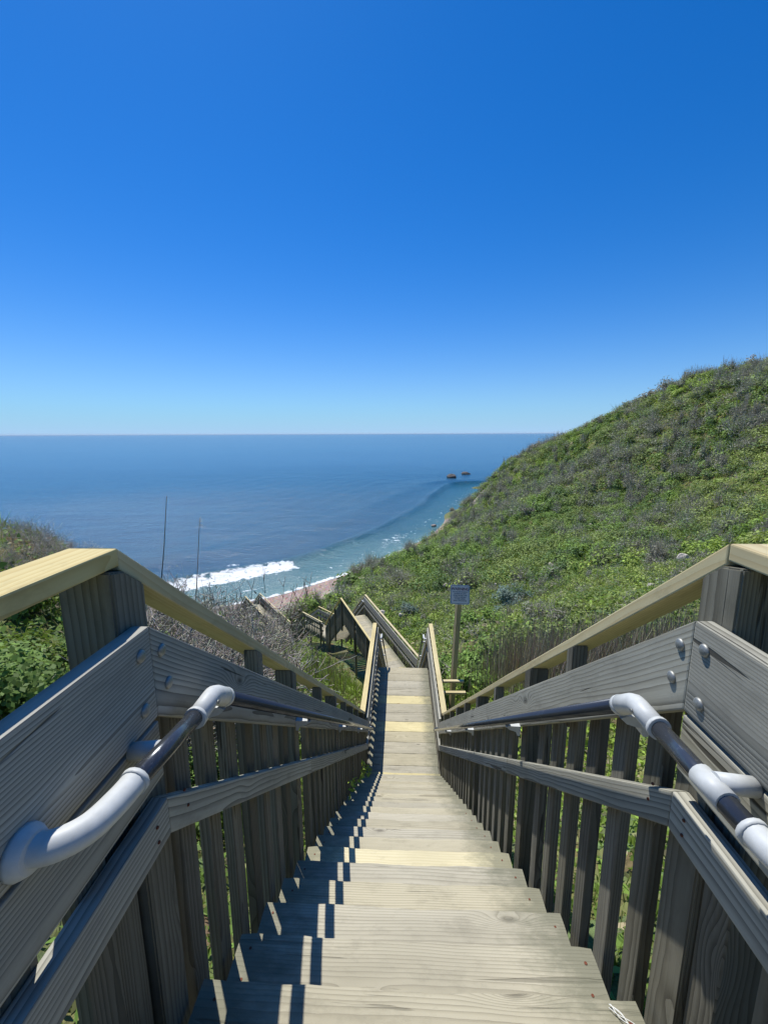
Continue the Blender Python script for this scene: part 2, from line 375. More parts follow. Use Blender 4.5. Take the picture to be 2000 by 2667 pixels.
def railing(sec, side, y0, y1, z0, slope, label, stubs=(), posts=(), cap_mat=None, gap=None, drop=.55, group='timber railings of the stairway',
            double=False, bolts=(), cap_w=.09, ext0=0., ext1=0., bal_from=None, capx=None, detail=True, bal_to=None, name='timber_railing', nails=(), lowsplit=(), btop=None):
    """z0: reference floor line height at y0, slope: fall per metre"""
    L = lambda y: z0 - slope*(y-y0)
    bt_ = btop if btop else BT
    s = side; P = sec.p(s*(XB+.04), (y0+y1)/2, L((y0+y1)/2))
    rt = thing(name, label, 'railing', P, group)
    def bd(nm, ya, yb, xa, wx, lo, hi, mat, **k):
        return board(nm, sec, (s*xa, ya, L(ya)+lo), (s*xa, yb, L(yb)+lo), (s*wx, 0, 0), hi-lo, mat, rt, **k)
    sp = 1/math.cos(math.atan(slope))
    cw = cap_w; cx = capx if capx is not None else XB+TH+.005
    ya, yb = y0-ext0, y1+ext1
    bd('cap_rail', y0, y1, cx, cw, CAPT-.038*sp, CAPT, cap_mat or W_NEW, sub=10 if detail else 1, wob=.0015 if detail else 0)
    bd('top_board', y0, y1, XB, TH, bt_-(BT-BB), bt_, W_GREY, bevel=.005)
    if double:
        bd('second_board', y0, y1, XB+.001, TH, bt_-(BT-BB)-.008-.14, bt_-(BT-BB)-.010, W_GREY)
    if detail:
        for p in list(posts)+list(stubs):
            for d_ in (-.02, .02):
                bm = bmesh.new(); bmesh.ops.create_circle(bm, cap_ends=True, segments=8, radius=.0045); me = bm_mesh(bm, 'screw')
                link('screw', me, M_RUST, sec.M @ Matrix.Translation((s*(cx+cw*.5+d_), p, L(p)+CAPT+.0025)) @ Matrix.Rotation(-math.atan(slope), 4, 'X'), rt)
    ys = [y0, *lowsplit, y1]
    for a, b in zip(ys[:-1], ys[1:]): bd('lower_rail', a+(.002 if a > y0 else 0), b, XB, TH, LB, LT, W_GREY, bevel=.004)
    g = gap or (GAPF if slope else GAPW)
    yy = (bal_from if bal_from is not None else y0+g*.7); bt = bal_to if bal_to is not None else y1-g*.3
    while yy < bt:
        ref = L(yy)
        near_post = any(abs(yy-p) < .11 for p in posts)
        if not near_post:
            stick('baluster', sec, s*(XB+TH+.0195), yy, ref-drop, ref+bt_-.03-slope*.04, .036, .074 if slope else .08, W_POST, rt)
        yy += g*random.uniform(.97, 1.03)
    for p in stubs:
        cutpost('short_post', sec, s*(XB+TH+.031), .058, p-.03, p+.03, L(p)+BB, lambda y: L(y)+CAPT-.039*sp, W_POST, rt)
    for p in posts:
        cutpost('post', sec, s*(XB+TH+.048), .092, p-.045, p+.045, L(p)-drop-.5, lambda y: L(y)+CAPT-.039*sp, W_POST, rt)
    for (by, bz) in bolts:
        bm = bmesh.new(); bmesh.ops.create_uvsphere(bm, u_segments=18, v_segments=10, radius=.0145)
        for v in bm.verts: v.co.z *= .5
        me = bm_mesh(bm, 'bolt', True)
        link('bolt_head', me, M_BOLT, sec.M @ Matrix.Translation((s*(XB-.001), by, bz)) @ Matrix.Rotation(R(-90*s), 4, 'Y'), rt)
    for (by, bz) in nails:
        bm = bmesh.new(); bmesh.ops.create_uvsphere(bm, u_segments=8, v_segments=6, radius=.004)
        me = bm_mesh(bm, 'nail', True)
        link('nail_head', me, M_RUST, sec.M @ Matrix.Translation((s*(XB-.001), by, bz)), rt)
    return rt

S0 = Sec(0, 0, 0, 0)
# ---------- first flight
Y0, Z0, N1 = .945, -1.5255, 22
ZA = -5.61
YW0, YW1 = Y0+RUN*(N1-1)+.02, 9.63
REF1, YK = -1.282, .849
YB = YK + (REF1-ZA)/SL      # lower kink of the rails
fl = thing('stair_flight', 'long steep upper flight of worn grey wooden steps, with one fresh yellow tread', 'stairs', (0, 3.5, -3.5), 'flights of the wooden stairway')
random.seed(3)
for k in range(-1, N1):
    yf = Y0+k*RUN; z = Z0-k*RISE
    new = k in (5,); last = k == N1-1
    t = make_tread(S0, yf-RUN-.012, yf, z, W_NEWT if (new or last) else W_TREAD, fl, wear=1.0 if k < 12 else .6, seed=k+50)
    if k < 11:
        for q in range(6):
            nx_ = (-1, 1)[q % 2]*(.55+random.uniform(-.012, .012)); ny_ = yf-RUN+.045+.075*(q//2)+random.uniform(-.008, .008)
            bm = bmesh.new(); bmesh.ops.create_circle(bm, cap_ends=True, segments=8, radius=.0042+.001*random.random()); me = bm_mesh(bm, 'nail')
            link('nail_head', me, M_RUST, S0.M @ Matrix.Translation((nx_, ny_, z+.0012)), t)
    if new: t['label'] = 'fresh yellow pine tread with a big oval knot'
for s in (-1, 1):
    ya, yb = Y0-RUN*2.4, Y0+RUN*(N1-.2)
    nl = lambda y: Z0-(RISE/RUN)*(y-Y0)
    board('stringer', S0, (s*(XB+.013), ya, nl(ya)-.16-.34), (s*(XB+.013), yb, nl(yb)-.16-.34), (s*.023, 0, 0), .34, W_POST, fl)
# landing the photographer stands on
ld = thing('upper_landing', 'grey plank landing at the very top of the stairs', 'landing', (0, 0, -1.2), None)
for i in range(4): make_tread(S0, Y0-RUN*2-.012-.29*(i+1), Y0-RUN*2-.016-.29*i, Z0+RISE*2, W_TREAD, ld, 'plank', seed=200+i)
for s in (-1, 1): stick('support_post', S0, s*.5, -.5, -3.2, Z0+RISE*2-.04, .09, .09, W_POST, ld)

# flight-one railings
def lf(y): return REF1-SL*(y-YK)
for s, side in ((-1, 'left'), (1, 'right')):
    yk, rf = (YK, REF1) if s < 0 else (YK+.0565, REF1+.004); sl_ = (rf-ZA)/(YB-yk); lf = lambda y: rf-sl_*(y-yk)
    railing(S0, s, yk, YB, rf, sl_, 'weathered timber railing on the %s of the long upper flight, yellow cap sloping down' % side,
            stubs=(1.63, 2.85, 4.15, 5.35), posts=(2.14, 3.5, 4.75, 6.1), drop=.62, cap_w=.092, capx=XB+TH+.012, lowsplit=(2.3, 4.35),
            bolts=((yk+.035, lf(yk)+BT-.075), (yk+.05, lf(yk)+BB+.052)), gap=.155 if s < 0 else .168, nails=((yk+.07, lf(yk)+LT-.045), (yk+.08, lf(yk)+LB+.0)), bal_from=yk+.14)
    rl = railing(S0, s, -.75, yk, rf, 0, 'level timber railing %s of the camera at the top landing, yellow cap' % ('left' if s < 0 else 'right'), posts=(), drop=.75,
            double=True, gap=.16, cap_w=.105, capx=XB+TH+.012, bolts=((yk-.04, rf+BT-.05), (yk-.045, rf+BB+.045)), nails=((yk-.05, rf+LT-.03), (yk-.05, rf+LB+.03)), bal_to=yk-.16)
    # the thick corner post in three timbers
    yc_ = yk+(.01 if s < 0 else .0)
    cutpost('corner_post', S0, s*(XB+TH+.0605), .115, yc_-.054, yc_+.054, rf-.95, lambda y: rf+CAPT-.0395 - max(0, y-yk)*sl_ - (.010 if y > yk+.001 else 0), W_POST, rl, kink=yk+.0015)
    stick('corner_post', S0, s*(XB+TH+.072), yk-.10, rf-.95, rf+BB-.02, .11, .08, W_POST, rl)

# ---------- handrails (dark pipe with white fittings)
def flight_handrail(sec, s, ystart, yend, zline, slope, label, full=False, brackets=(), zoff=0):
    xh = XB-.075; zl = lambda y: zline - slope*(y-ystart); r = .019
    rt = thing('handrail', label, 'handrail', sec.p(s*xh, ystart, zline), 'dark pipe handrails with white fittings')
    if full:
        ya = ystart-.335 if s < 0 else ystart-.37; up_ = .042 if s < 0 else .012
        tube('pipe', sec, [(s*xh, ystart-.075, zline+.006), (s*xh, ya, zline+up_)], r, M_PIPE, rt)
        tube('elbow', sec, [(s*xh, ystart-.10, zline+.004), (s*xh, ystart-.022, zline+.004), (s*xh, ystart-.008, zline+.002), (s*xh, ystart+.004, zline-.005), (s*xh, ystart+.014, zl(ystart+.014)), (s*xh, ystart+.06, zl(ystart+.06))], [.0228, .0228, .0235, .0245, .0245, .0245], M_WHITE, rt)
        tube('elbow', sec, [(s*xh, ya+.015, zline+up_), (s*xh, ya-.03, zline+up_+.004), (s*(xh+.008), ya-.085, zline+up_+.009), (s*(xh+.035), ya-.118, zline+up_+.012), (s*(xh+.075), ya-.13, zline+up_+.013)], .0225, M_WHITE, rt, curve=True)
        tube('flange', sec, [(s*(xh+.055), ya-.13, zline+up_+.013), (s*(xh+.068), ya-.13, zline+up_+.013), (s*(xh+.0745), ya-.13, zline+up_+.013)], [.028, .036, .037], M_WHITE, rt)
        yb = ystart-(.215 if s < 0 else .262)
        tube('bracket', sec, [(s*(xh+.004), yb, zline+.02), (s*(xh+.075), yb, zline+.012)], .018, M_WHITE, rt)
        for (cy0, cy1, cz0, cz1) in ((ystart-.104, ystart-.094, .007, .006), (ya+.018, ya+.008, up_, up_)):
            tube('collar', sec, [(s*xh, cy0, zline+cz0), (s*xh, cy1, zline+cz1)], .0252, M_WHITE, rt)
        tube('collar', sec, [(s*xh, ystart+.052, zl(ystart+.052)), (s*xh, ystart+.064, zl(ystart+.064))], .0252, M_WHITE, rt)
        tube('screw', sec, [(s*(xh-.024), ystart-.035, zline+.004), (s*(xh-.0275), ystart-.035, zline+.004)], .0045, M_BOLT, rt)
        if s > 0: tube('sleeve', sec, [(s*xh, yb+.03, zline+.010), (s*xh, yb-.04, zline+.013)], .0215, M_WHITE, rt)
    else:
        tube('elbow', sec, [(s*(xh+.058), ystart-.22, zline), (s*(xh+.02), ystart-.215, zline), (s*xh, ystart-.16, zline), (s*xh, ystart-.03, zline), (s*xh, ystart+.04, zl(ystart+.04))], .024, M_WHITE, rt, curve=True)
    tube('pipe', sec, [(s*xh, ystart+.03, zl(ystart+.03)), (s*xh, yend, zl(yend))], r, M_PIPE, rt)
    tube('end_cap', sec, [(s*xh, yend-.02, zl(yend-.02)), (s*xh, yend+.03, zl(yend+.03)), (s*(xh+.02), yend+.07, zl(yend+.04)), (s*(xh+.06), yend+.08, zl(yend+.04))], .022, M_PIPE, rt, curve=True)
    for b in brackets:
        z = zl(b)
        bm = bmesh.new()
        prof = [(0, -.075), (0, -.02), (-.058, -.018), (-.075, -.024), (-.058, -.04), (-.022, -.052), (-.014, -.075)]
        v1 = [bm.verts.new((s*(XB+px_), b-.02, z+pz_)) for px_, pz_ in prof]; v2 = [bm.verts.new((s*(XB+px_), b+.02, z+pz_)) for px_, pz_ in prof]
        bm.faces.new(v1); bm.faces.new(v2[::-1]); n = len(prof)
        for i in range(n): bm.faces.new((v1[i], v1[(i+1) % n], v2[(i+1) % n], v2[i]))
        bmesh.ops.recalc_face_normals(bm, faces=bm.faces); bmesh.ops.translate(bm, verts=bm.verts, vec=(-s*XB, -b, -z))
        link('bracket', bm_mesh(bm, 'bracket'), M_WHITE, sec.M @ Matrix.Translation((s*XB, b, z)), rt)
    return rt
HRZ = -.645
flight_handrail(S0, -1, .965, 6.35, HRZ, SL, 'dark pipe handrail with white elbows on the left of the long upper flight', True, (1.035, 2.0, 3.4, 4.9))
flight_handrail(S0, 1, .965, 6.35, HRZ, SL, 'dark pipe handrail with white elbows and sleeve on the right of the long upper flight', True, (1.035, 2.1, 3.4, 4.9))

# ---------- walkway A
wk = thing('walkway', 'straight level boardwalk of wide planks at the foot of the upper flight', 'walkway', (0, 8, ZA), 'level boardwalks of the wooden stairway')
e = 6.49-.286; i = 0
while e < YW1-.1:
    make_tread(S0, e+.003, min(e+.283, YW1), ZA, W_NEWT if i in (4, 7) else W_TREAD, wk, 'plank', wear=.3, seed=300+i); e += .286; i += 1
for s in (-1, 1):
    board('beam', S0, (s*(XB+.013), YW0-.1, ZA-.28), (s*(XB+.013), YW1, ZA-.28), (s*.023, 0, 0), .235, W_POST, wk)
    for yy in (6.6, 9.2): stick('support_post', S0, s*.5, yy, ZA-2.4, ZA-.05, .09, .09, W_POST, wk)
    railing(S0, s, YB, 9.86, ZA, 0, 'level timber railing with yellow cap on the %s of the straight boardwalk' % ('left' if s < 0 else 'right'), posts=(6.55, 8.2, 9.75), drop=.3, double=True, btop=.94)

# ---------- lower flights
def flight(sec, y0, z0, n, label, detail=True, newones=()):
    f = thing('stair_flight', label, 'stairs', sec.p(0, y0+n*RUN/2, z0-n*RISE/2), 'flights of the wooden stairway')
    for k in range(n-1):
        yf = y0+(k+1)*RUN; make_tread(sec, yf-RUN-.012, yf, z0-(k+1)*RISE, W_NEWT if k in newones else W_TREAD, f, seed=500+k+int(abs(z0)*10))
    for s in (-1, 1):
        zf = lambda y: z0-RISE-(RISE/RUN)*(y-y0-RUN)
        board('stringer', sec, (s*(XB+.013), y0, zf(y0)-.16-.30), (s*(XB+.013), y0+n*RUN-.1, zf(y0+n*RUN-.1)-.46), (s*.023, 0, 0), .30, W_POST, f)
    return f
def walkway(sec, y0, y1, z, label, depth=2.2, posts=True, newones=()):
    wk = thing('walkway', label, 'walkway', sec.p(0, (y0+y1)/2, z), 'level boardwalks of the wooden stairway')
    e = y0; i = 0
    while e < y1-.05:
        make_tread(sec, e+.003, min(e+.283, y1), z, W_NEWT if i in newones else W_TREAD, wk, 'plank', seed=700+i+int(abs(z)*10)); e += .286; i += 1
    for s in (-1, 1):
        board('beam', sec, (s*(XB+.013), y0, z-.28), (s*(XB+.013), y1, z-.28), (s*.023, 0, 0), .235, W_POST, wk)
        if posts:
            yy = y0+.3
            while yy < y1: stick('support_post', sec, s*(XB-.06), yy, z-depth, z-.05, .09, .09, W_POST, wk); yy += 2.1
    return wk
NB = 22
flight(S0, YW1, ZA, NB, 'second flight, dropping out of sight beyond the end of the straight boardwalk')
YBend = YW1+NB*RUN; ZC = ZA-NB*RISE
for s in (-1, 1):
    railing(S0, s, 9.86, 9.86+(ZA-ZC)/SL, ZA, SL, 'timber railing on the %s of the hidden second flight' % ('left' if s < 0 else 'right'), posts=(11.2, 13.), drop=.5, detail=False)
    flight_handrail(S0, s, 9.92, 14.6, ZA+.72, SL, 'dark pipe handrail starting in a white loop on the %s of the second flight' % ('left' if s < 0 else 'right'), brackets=(10.5, 12.3))
HC = 22.
SC = Sec(0.0, YBend+.45, ZC, HC)
lc = thing('lower_landing', 'small landing where the boardwalk turns left', 'landing', (0, YBend, ZC), None)
for i in range(5): make_tread(S0, YBend-.25+i*.2, YBend-.25+i*.2+.196, ZC-.006, W_TREAD, lc, 'plank', seed=900+i)
LC = 6.75
walkway(SC, .25, LC, 0, 'level boardwalk angling left beyond the second flight', 2.6, newones=(2, 9))
for s in (-1, 1):
    railing(SC, s, .35 if s < 0 else -.1, LC+.25, 0, 0, 'timber railing with yellow cap on the %s side of the boardwalk that angles left' % ('near' if s < 0 else 'far'), posts=(.5, 2.4, 4.4, 6.9), drop=.3, detail=False, double=True, btop=.94)
ND = 19
flight(SC, LC, 0, ND, 'third flight, seen from the side with open steps underneath')
ZD = -ND*RISE
for s in (-1, 1):
    railing(SC, s, LC+.25, LC+.25-ZD/SL, 0, SL, 'timber railing on the %s side of the third flight beyond the angled boardwalk' % ('near' if s < 0 else 'far'), posts=(LC+1.8, LC+3.4), drop=.5, detail=False)
    flight_handrail(SC, s, LC+.3, LC+4.2, .72, SL, 'dark pipe handrail on the %s side of the third flight' % ('near' if s < 0 else 'far'), brackets=(LC+1.1,))
pE = SC.p(0, LC+ND*RUN+.5, ZD); SE = Sec(pE.x, pE.y, pE.z, 46.)
walkway(SE, -.4, 2.6, 0, 'short boardwalk turning sharply left below the third flight', 2.2)
for s in (-1, 1):
    railing(SE, s, .35 if s < 0 else -.3, 2.7, 0, 0, 'timber railing with yellow cap on the %s side of the short lower boardwalk' % ('near' if s < 0 else 'far'), posts=(.6, 2.5), drop=.3, detail=False)
NF = 14
flight(SE, 2.6, 0, NF, 'fourth flight, half hidden by bare twigs')
ZF = -NF*RISE
for s in (-1, 1):
    railing(SE, s, 2.7, 2.7-ZF/SL, 0, SL, 'timber railing on the %s side of the fourth flight behind bare twigs' % ('near' if s < 0 else 'far'), posts=(4.2,), drop=.5, detail=False)
pG = SE.p(0, 2.6+NF*RUN+.3, ZF); SG = Sec(pG.x, pG.y, pG.z, 36.)
walkway(SG, 0, 8.2, 0, 'lowest visible boardwalk, leading towards the beach behind the twigs', 2.2)
for s in (-1, 1):
    railing(SG, s, .2, 8.3, 0, 0, 'timber railing with yellow cap on the %s side of the lowest boardwalk above the beach' % ('near' if s < 0 else 'far'), posts=(.5, 3., 5.5, 8.), drop=.3, detail=False)
    railing(SG, s, 8.3, 12.5, 0, SL, 'timber railing on the %s side of the last flight down to the beach' % ('near' if s < 0 else 'far'), posts=(10.,), drop=.5, detail=False)
flight(SG, 8.2, 0, 18, 'last flight down to the beach, behind the twigs')

# ------------------------------------------------------------------ terrain
CP = []
def cpw(x, y, z): CP.append((x, y, z))
def cpp(px, py, F, dz=0): p = atY(px, py, F); CP.append((p.x, p.y, p.z+dz))
# behind and around the camera
for x, y, z in ((-60, -40, 3), (0, -40, 1), (60, -40, 8), (-20, -8, -.8), (0, -8, -1.3), (20, -8, -.2), (40, 0, 3), (90, 20, 18), (120, -10, 20), (-5, -2, -1.3), (5, -2, -1.5), (-60, 0, -2), (-100, 0, -6)): cpw(x, y, z)
# beside the flights
for y, z in ((0, -1.95), (1.5, -2.75), (3, -3.9), (4.5, -5.0), (6.3, -6.15)):
    cpw(.0, y, z-.1); cpw(1.6, y, z+.45); cpw(-1.6, y, z+.15)
for y, z in ((8, -6.4), (10, -6.8), (12.5, -8.7), (15, -10.4)): cpw(0, y, z)
cpw(1.8, 8, -5.75); cpw(-1.8, 8, -6.0)
cpw(3, 3, -3.0); cpw(4.5, 5, -3.9); cpw(7, 3, -2.4); cpw(12, 5, -2.6); cpw(20, 8, -2.5)
cpw(-3, 3, -3.1); cpw(-3, 5.5, -3.9); cpw(-5, 4, -2.5); cpw(-6, 6.5, -2.6); cpp(0, 1395, 8.5); cpp(100, 1410, 9.5); cpp(190, 1450, 10); cpp(240, 1500, 10.5); cpw(-15, 15, -7.5)
# left bank edge then falling to the sea
cpw(-12, 18, -10); cpw(-20, 16, -11); cpw(-30, 22, -20); cpw(-50, 20, -24); cpw(-16, 30, -19); cpw(-20, 45, -25)
cpp(800, 1715, 11.5, -.45); cpp(735, 1660, 16.5, -.5); cpp(640, 1650, 18, -1); cpp(930, 1775, 13.0, -.6)
# under the lower walks
for sec, pts in ((SC, ((0, 1, -2.0), (0, 4, -2.4), (0, 7, -2.8), (0, 11, -4.4))), (SE, ((0, 1, -1.3), (0, 4, -2.5))), (SG, ((0, 1, -1.4), (0, 5, -1.8), (0, 9, -2.6), (0, 13, -5.5)))):
    for q in pts: p = sec.p(*q); cpw(*p)
# right meadow
for px, py, F in ((1500, 1640, 14), (1250, 1660, 14.5), (1080, 1690, 15.5), (1700, 1560, 17), (1950, 1600, 12), (1300, 1590, 27), (1150, 1540, 36), (1020, 1560, 34), (960, 1540, 43), (900, 1565, 44),
                  (1775, 1455, 38), (2000, 1450, 26), (1500, 1480, 42), (1600, 1310, 78), (1300, 1410, 72), (1150, 1440, 68), (1800, 1200, 76), (1900, 1060, 84), (1450, 1250, 108), (1030, 1480, 62), (2150, 1100, 60), (1400, 1330, 85), (2050, 1270, 50)):
    cpp(px, py, F, -.35)
# the seaward crest of the hill, seen against sea and sky
CREST = [(2250, 1035, 98), (2100, 1000, 104), (2000, 984, 110), (1930, 988, 114), (1850, 998, 120), (1780, 1030, 126), (1700, 1070, 132), (1620, 1108, 138), (1560, 1122, 143), (1480, 1147, 148), (1400, 1176, 152), (1330, 1205, 155), (1275, 1252, 155), (1245, 1300, 150),
         (1205, 1345, 138), (1150, 1394, 118), (1100, 1424, 106), (1020, 1464, 90), (960, 1496, 79), (905, 1530, 69), (868, 1562, 61)]
for px, py, F in CREST:
    cpp(px, py, F, -.5)
for px, py, F in CREST[:13]:
    p = atY(px, py, F); d = Vector((p.x, p.y, 0)).normalized()
    cpw(p.x+d.x*14, p.y+d.y*14, p.z-9); cpw(p.x+d.x*40, p.y+d.y*40, max(SEA-1, p.z-26))
SHORE = [(300, 1665), (400, 1635), (480, 1612), (560, 1592), (700, 1563), (800, 1534), (900, 1502), (1000, 1464), (1080, 1421), (1140, 1383), (1215, 1325), (1262, 1270)]
SH = [atZ(px, py, SEA) for px, py in SHORE]
for p in SH: cpw(p.x, p.y, SEA+.15)
for i in range(len(SH)-1):
    a, b = SH[i], SH[i+1]; n = Vector((-(b-a).y, (b-a).x, 0)).normalized()
    m = (a+b)/2; cpw(m.x+n.x*18, m.y+n.y*18, SEA-2.2); cpw(m.x+n.x*60, m.y+n.y*60, SEA-6)
for px, py, z in ((830, 1560, -28.3), (760, 1580, -28.4), (700, 1600, -28.3), (600, 1625, -28.2), (850, 1530, -28.2), (800, 1600, -26.5), (870, 1580, -25)): p = atZ(px, py, z); cpw(*p)
cpw(-90, 60, SEA+1); cpw(-160, 60, SEA-3); cpw(-60, 120, SEA-5); cpw(20, 300, SEA-8); cpw(120, 330, SEA-6); cpw(-200, 200, SEA-10); cpw(250, 150, SEA+8); cpw(250, -50, 12); cpw(0, 450, -42); cpw(-200, -60, -5); cpw(350, 350, SEA-6)
C = np.array(CP, float)
def phi(r2): return .5*r2*np.log(r2+1e-9)
n = len(C); d2 = ((C[:, None, :2]-C[None, :, :2])**2).sum(-1)
A = np.zeros((n+3, n+3)); A[:n, :n] = phi(d2)+np.eye(n)*.6; A[:n, n] = 1; A[:n, n+1:] = C[:, :2]; A[n, :n] = 1; A[n+1:, :n] = C[:, :2].T
Wt = np.linalg.solve(A, np.r_[C[:, 2], 0, 0, 0])
def vnoise(x, y, s, seed=0):
    x = x/s+seed*17.3; y = y/s+seed*9.1; xi = np.floor(x).astype(int); yi = np.floor(y).astype(int); fx = x-xi; fy = y-yi
    fx = fx*fx*(3-2*fx); fy = fy*fy*(3-2*fy)
    h = lambda a, b: (np.sin(a*127.1+b*311.7+seed*74.7)*43758.5453) % 1.0
    return (h(xi, yi)*(1-fx)+h(xi+1, yi)*fx)*(1-fy)+(h(xi, yi+1)*(1-fx)+h(xi+1, yi+1)*fx)*fy
def fbm(x, y, s, seed=0, o=4):
    t = 0; a = .5
    for i in range(o): t = t+a*vnoise(x, y, s/2**i, seed+i); a *= .5
    return t/(1-.5**o)
PATH = []      # (x,y,z floor)
def addpath(sec, ya, yb, za, zb):
    for t in np.linspace(0, 1, 40): p = sec.p(0, ya+(yb-ya)*t, za+(zb-za)*t); PATH.append((p.x, p.y, p.z))
addpath(S0, -1, .5, -1.2, -1.2); addpath(S0, .7, YW0, -1.4, ZA); addpath(S0, YW0, YW1, ZA, ZA); addpath(S0, YW1, YBend, ZA, ZC); addpath(SC, 0, LC, 0, 0); addpath(SC, LC, LC+ND*RUN, 0, ZD)
addpath(SE, 0, 2.6, 0, 0); addpath(SE, 2.6, 2.6+NF*RUN, 0, ZF); addpath(SG, 0, 8.2, 0, 0); addpath(SG, 8.2, 12.6, 0, -18*RISE)
PATH = np.array(PATH)
def path_info(x, y):
    x = np.atleast_1d(x); y = np.atleast_1d(y)
    bd = np.full(x.shape, 1e9); bz = np.zeros(x.shape)
    near = (np.abs(x+6) < 22) & (y > -4) & (y < 48)
    if near.any():
        xs, ys = x[near], y[near]; d = (xs[:, None]-PATH[None, :, 0])**2+(ys[:, None]-PATH[None, :, 1])**2
        k = d.argmin(1); bd[near] = np.sqrt(d[np.arange(len(k)), k]); bz[near] = PATH[k, 2]
    return bd, bz
def ground(x, y, rough=True):
    x = np.asarray(x, float).ravel(); y = np.asarray(y, float).ravel(); z = np.empty_like(x)
    for i in range(0, len(x), 20000):
        xs, ys = x[i:i+20000], y[i:i+20000]
        d = (xs[:, None]-C[None, :, 0])**2+(ys[:, None]-C[None, :, 1])**2
        z[i:i+20000] = phi(d) @ Wt[:n] + Wt[n]+Wt[n+1]*xs+Wt[n+2]*ys
    if rough:
        rr = np.hypot(x, y); k = np.clip((rr-4)/40, 0, 1)*np.clip((z-SEA-1)/5, 0, 1)
        z = z+k*(fbm(x, y, 22, 3)-.5)*3.2+k*(fbm(x, y, 6, 5)-.5)*1.2
    bd, bz = path_info(x, y)
    lim = bz-.50+np.clip(bd-.85, 0, None)*.9
    return np.where(bd < 4, np.minimum(z, lim), z)
# polar sheet
rings = np.r_[0.3, np.geomspace(.8, 420, 230)]; na = 520
aa = np.linspace(-math.pi, math.pi, na, endpoint=False)
# finer in view
wgt = 1+3.0*np.exp(-(np.linspace(-math.pi, math.pi, 4001)/.95)**4); cs = np.cumsum(wgt); cs = (cs-cs[0])/(cs[-1]-cs[0])
aa = np.interp(np.linspace(0, 1, na, endpoint=False), cs, np.linspace(-math.pi, math.pi, 4001))
GX = (rings[:, None]*np.sin(aa)[None]).ravel(); GY = (rings[:, None]*np.cos(aa)[None]).ravel()
GZ = ground(GX, GY)
idx = np.arange(len(rings)*na).reshape(len(rings), na)
q = np.stack([idx[:-1], np.roll(idx, -1, 1)[:-1], np.roll(idx, -1, 1)[1:], idx[1:]], -1).reshape(-1, 4)[:, ::-1]
def dist_shore(x, y):
    """signed: + seaward of the shoreline polyline"""
    P = np.array([(p.x, p.y) for p in SH]); P = np.vstack([P[0]-(P[1]-P[0])*6, P, P[-1]+np.array([22, 12]), P[-1]+np.array([90, 0]), P[-1]+np.array([400, -60])])
    best = np.full(x.shape, 1e9); sg = np.ones(x.shape)
    for a, b in zip(P[:-1], P[1:]):
        d = b-a; L = d@d; t = np.clip(((x-a[0])*d[0]+(y-a[1])*d[1])/L, 0, 1)
        dx = x-a[0]-t*d[0]; dy = y-a[1]-t*d[1]; D = np.hypot(dx, dy); cr = d[0]*(y-a[1])-d[1]*(x-a[0])
        m = D < best; best = np.where(m, D, best); sg = np.where(m, np.sign(cr), sg)
    return best*sg
def gcol(x, y, z):
    ds = -dist_shore(x, y)
    soil = np.array([.21, .22, .09]); peb = np.array([.42, .32, .27]); sand = np.array([.50, .43, .355])
    nz = fbm(x, y, 5, 9)
    wide = np.where(y < 84, np.clip((-4-x)/3, 0, 1), np.clip((-10-x)/3, 0, 1))
    beach = np.clip((wide*(28+nz*8)+(1-wide)*(1.2+nz*2.5)-ds)/1.6, 0, 1)*np.clip((-21.5-z)/1.5, 0, 1)*(y < 150)
    sd = np.clip((ds-4-nz*6)/3, 0, 1)
    b = peb*(1-sd[:, None])+sand*sd[:, None]
    c = soil*(1-beach[:, None])+b*beach[:, None]
    # bare cliff on the headland
    pc = atY(1240, 1285, 150); k = np.clip(1.4-np.hypot(x-pc.x, y-pc.y)/6., 0, 1)
    return c*(1-k[:, None])+np.array([.42, .36, .29])*k[:, None], beach
gc, bch = gcol(GX, GY, GZ)
me = npmesh('terrain', np.c_[GX, GY, GZ], q, gc, True)
s = NT('ground'); a = s.n("Attribute", attribute_name='tint').outputs['Color']; tc = s.n("TexCoord").outputs['Object']
n1 = s.noise(tc, 1.6, 8, .7); n2 = s.noise(tc, 9, 5, .7); vv = s.n("TexVoronoi"); s.set(vv.inputs['Vector'], tc); vv.inputs['Scale'].default_value = 2.2
col = s.mix(1.0, a, s.ramp(n1, [(.25, .5), (.75, 1.3)]), 'MULTIPLY'); col = s.mix(.6, col, s.ramp(n2, [(.3, .5), (.7, 1.4)]), 'MULTIPLY'); col = s.mix(.35, col, vv.outputs['Color'], 'MULTIPLY')
mt = s.finish(col, .95, n2, .6, .1, .1)
tr = link('terrain', me, mt); tag(tr, 'rough green hillside falling to a pink pebble beach', 'hillside', kind='structure')

# ------------------------------------------------------------------ sea
sr = np.r_[20, np.geomspace(28, 420, 520), np.geomspace(430, 60000, 110)]; nb = 680
sa = np.linspace(R(-64), R(62), nb)
SX = (sr[:, None]*np.sin(sa)[None]).ravel(); SY = (sr[:, None]*np.cos(sa)[None]).ravel()
ds = dist_shore(SX, SY)
al = fbm(SX, SY, 60, 21)
al2 = fbm(SX, SY, 14, 23)
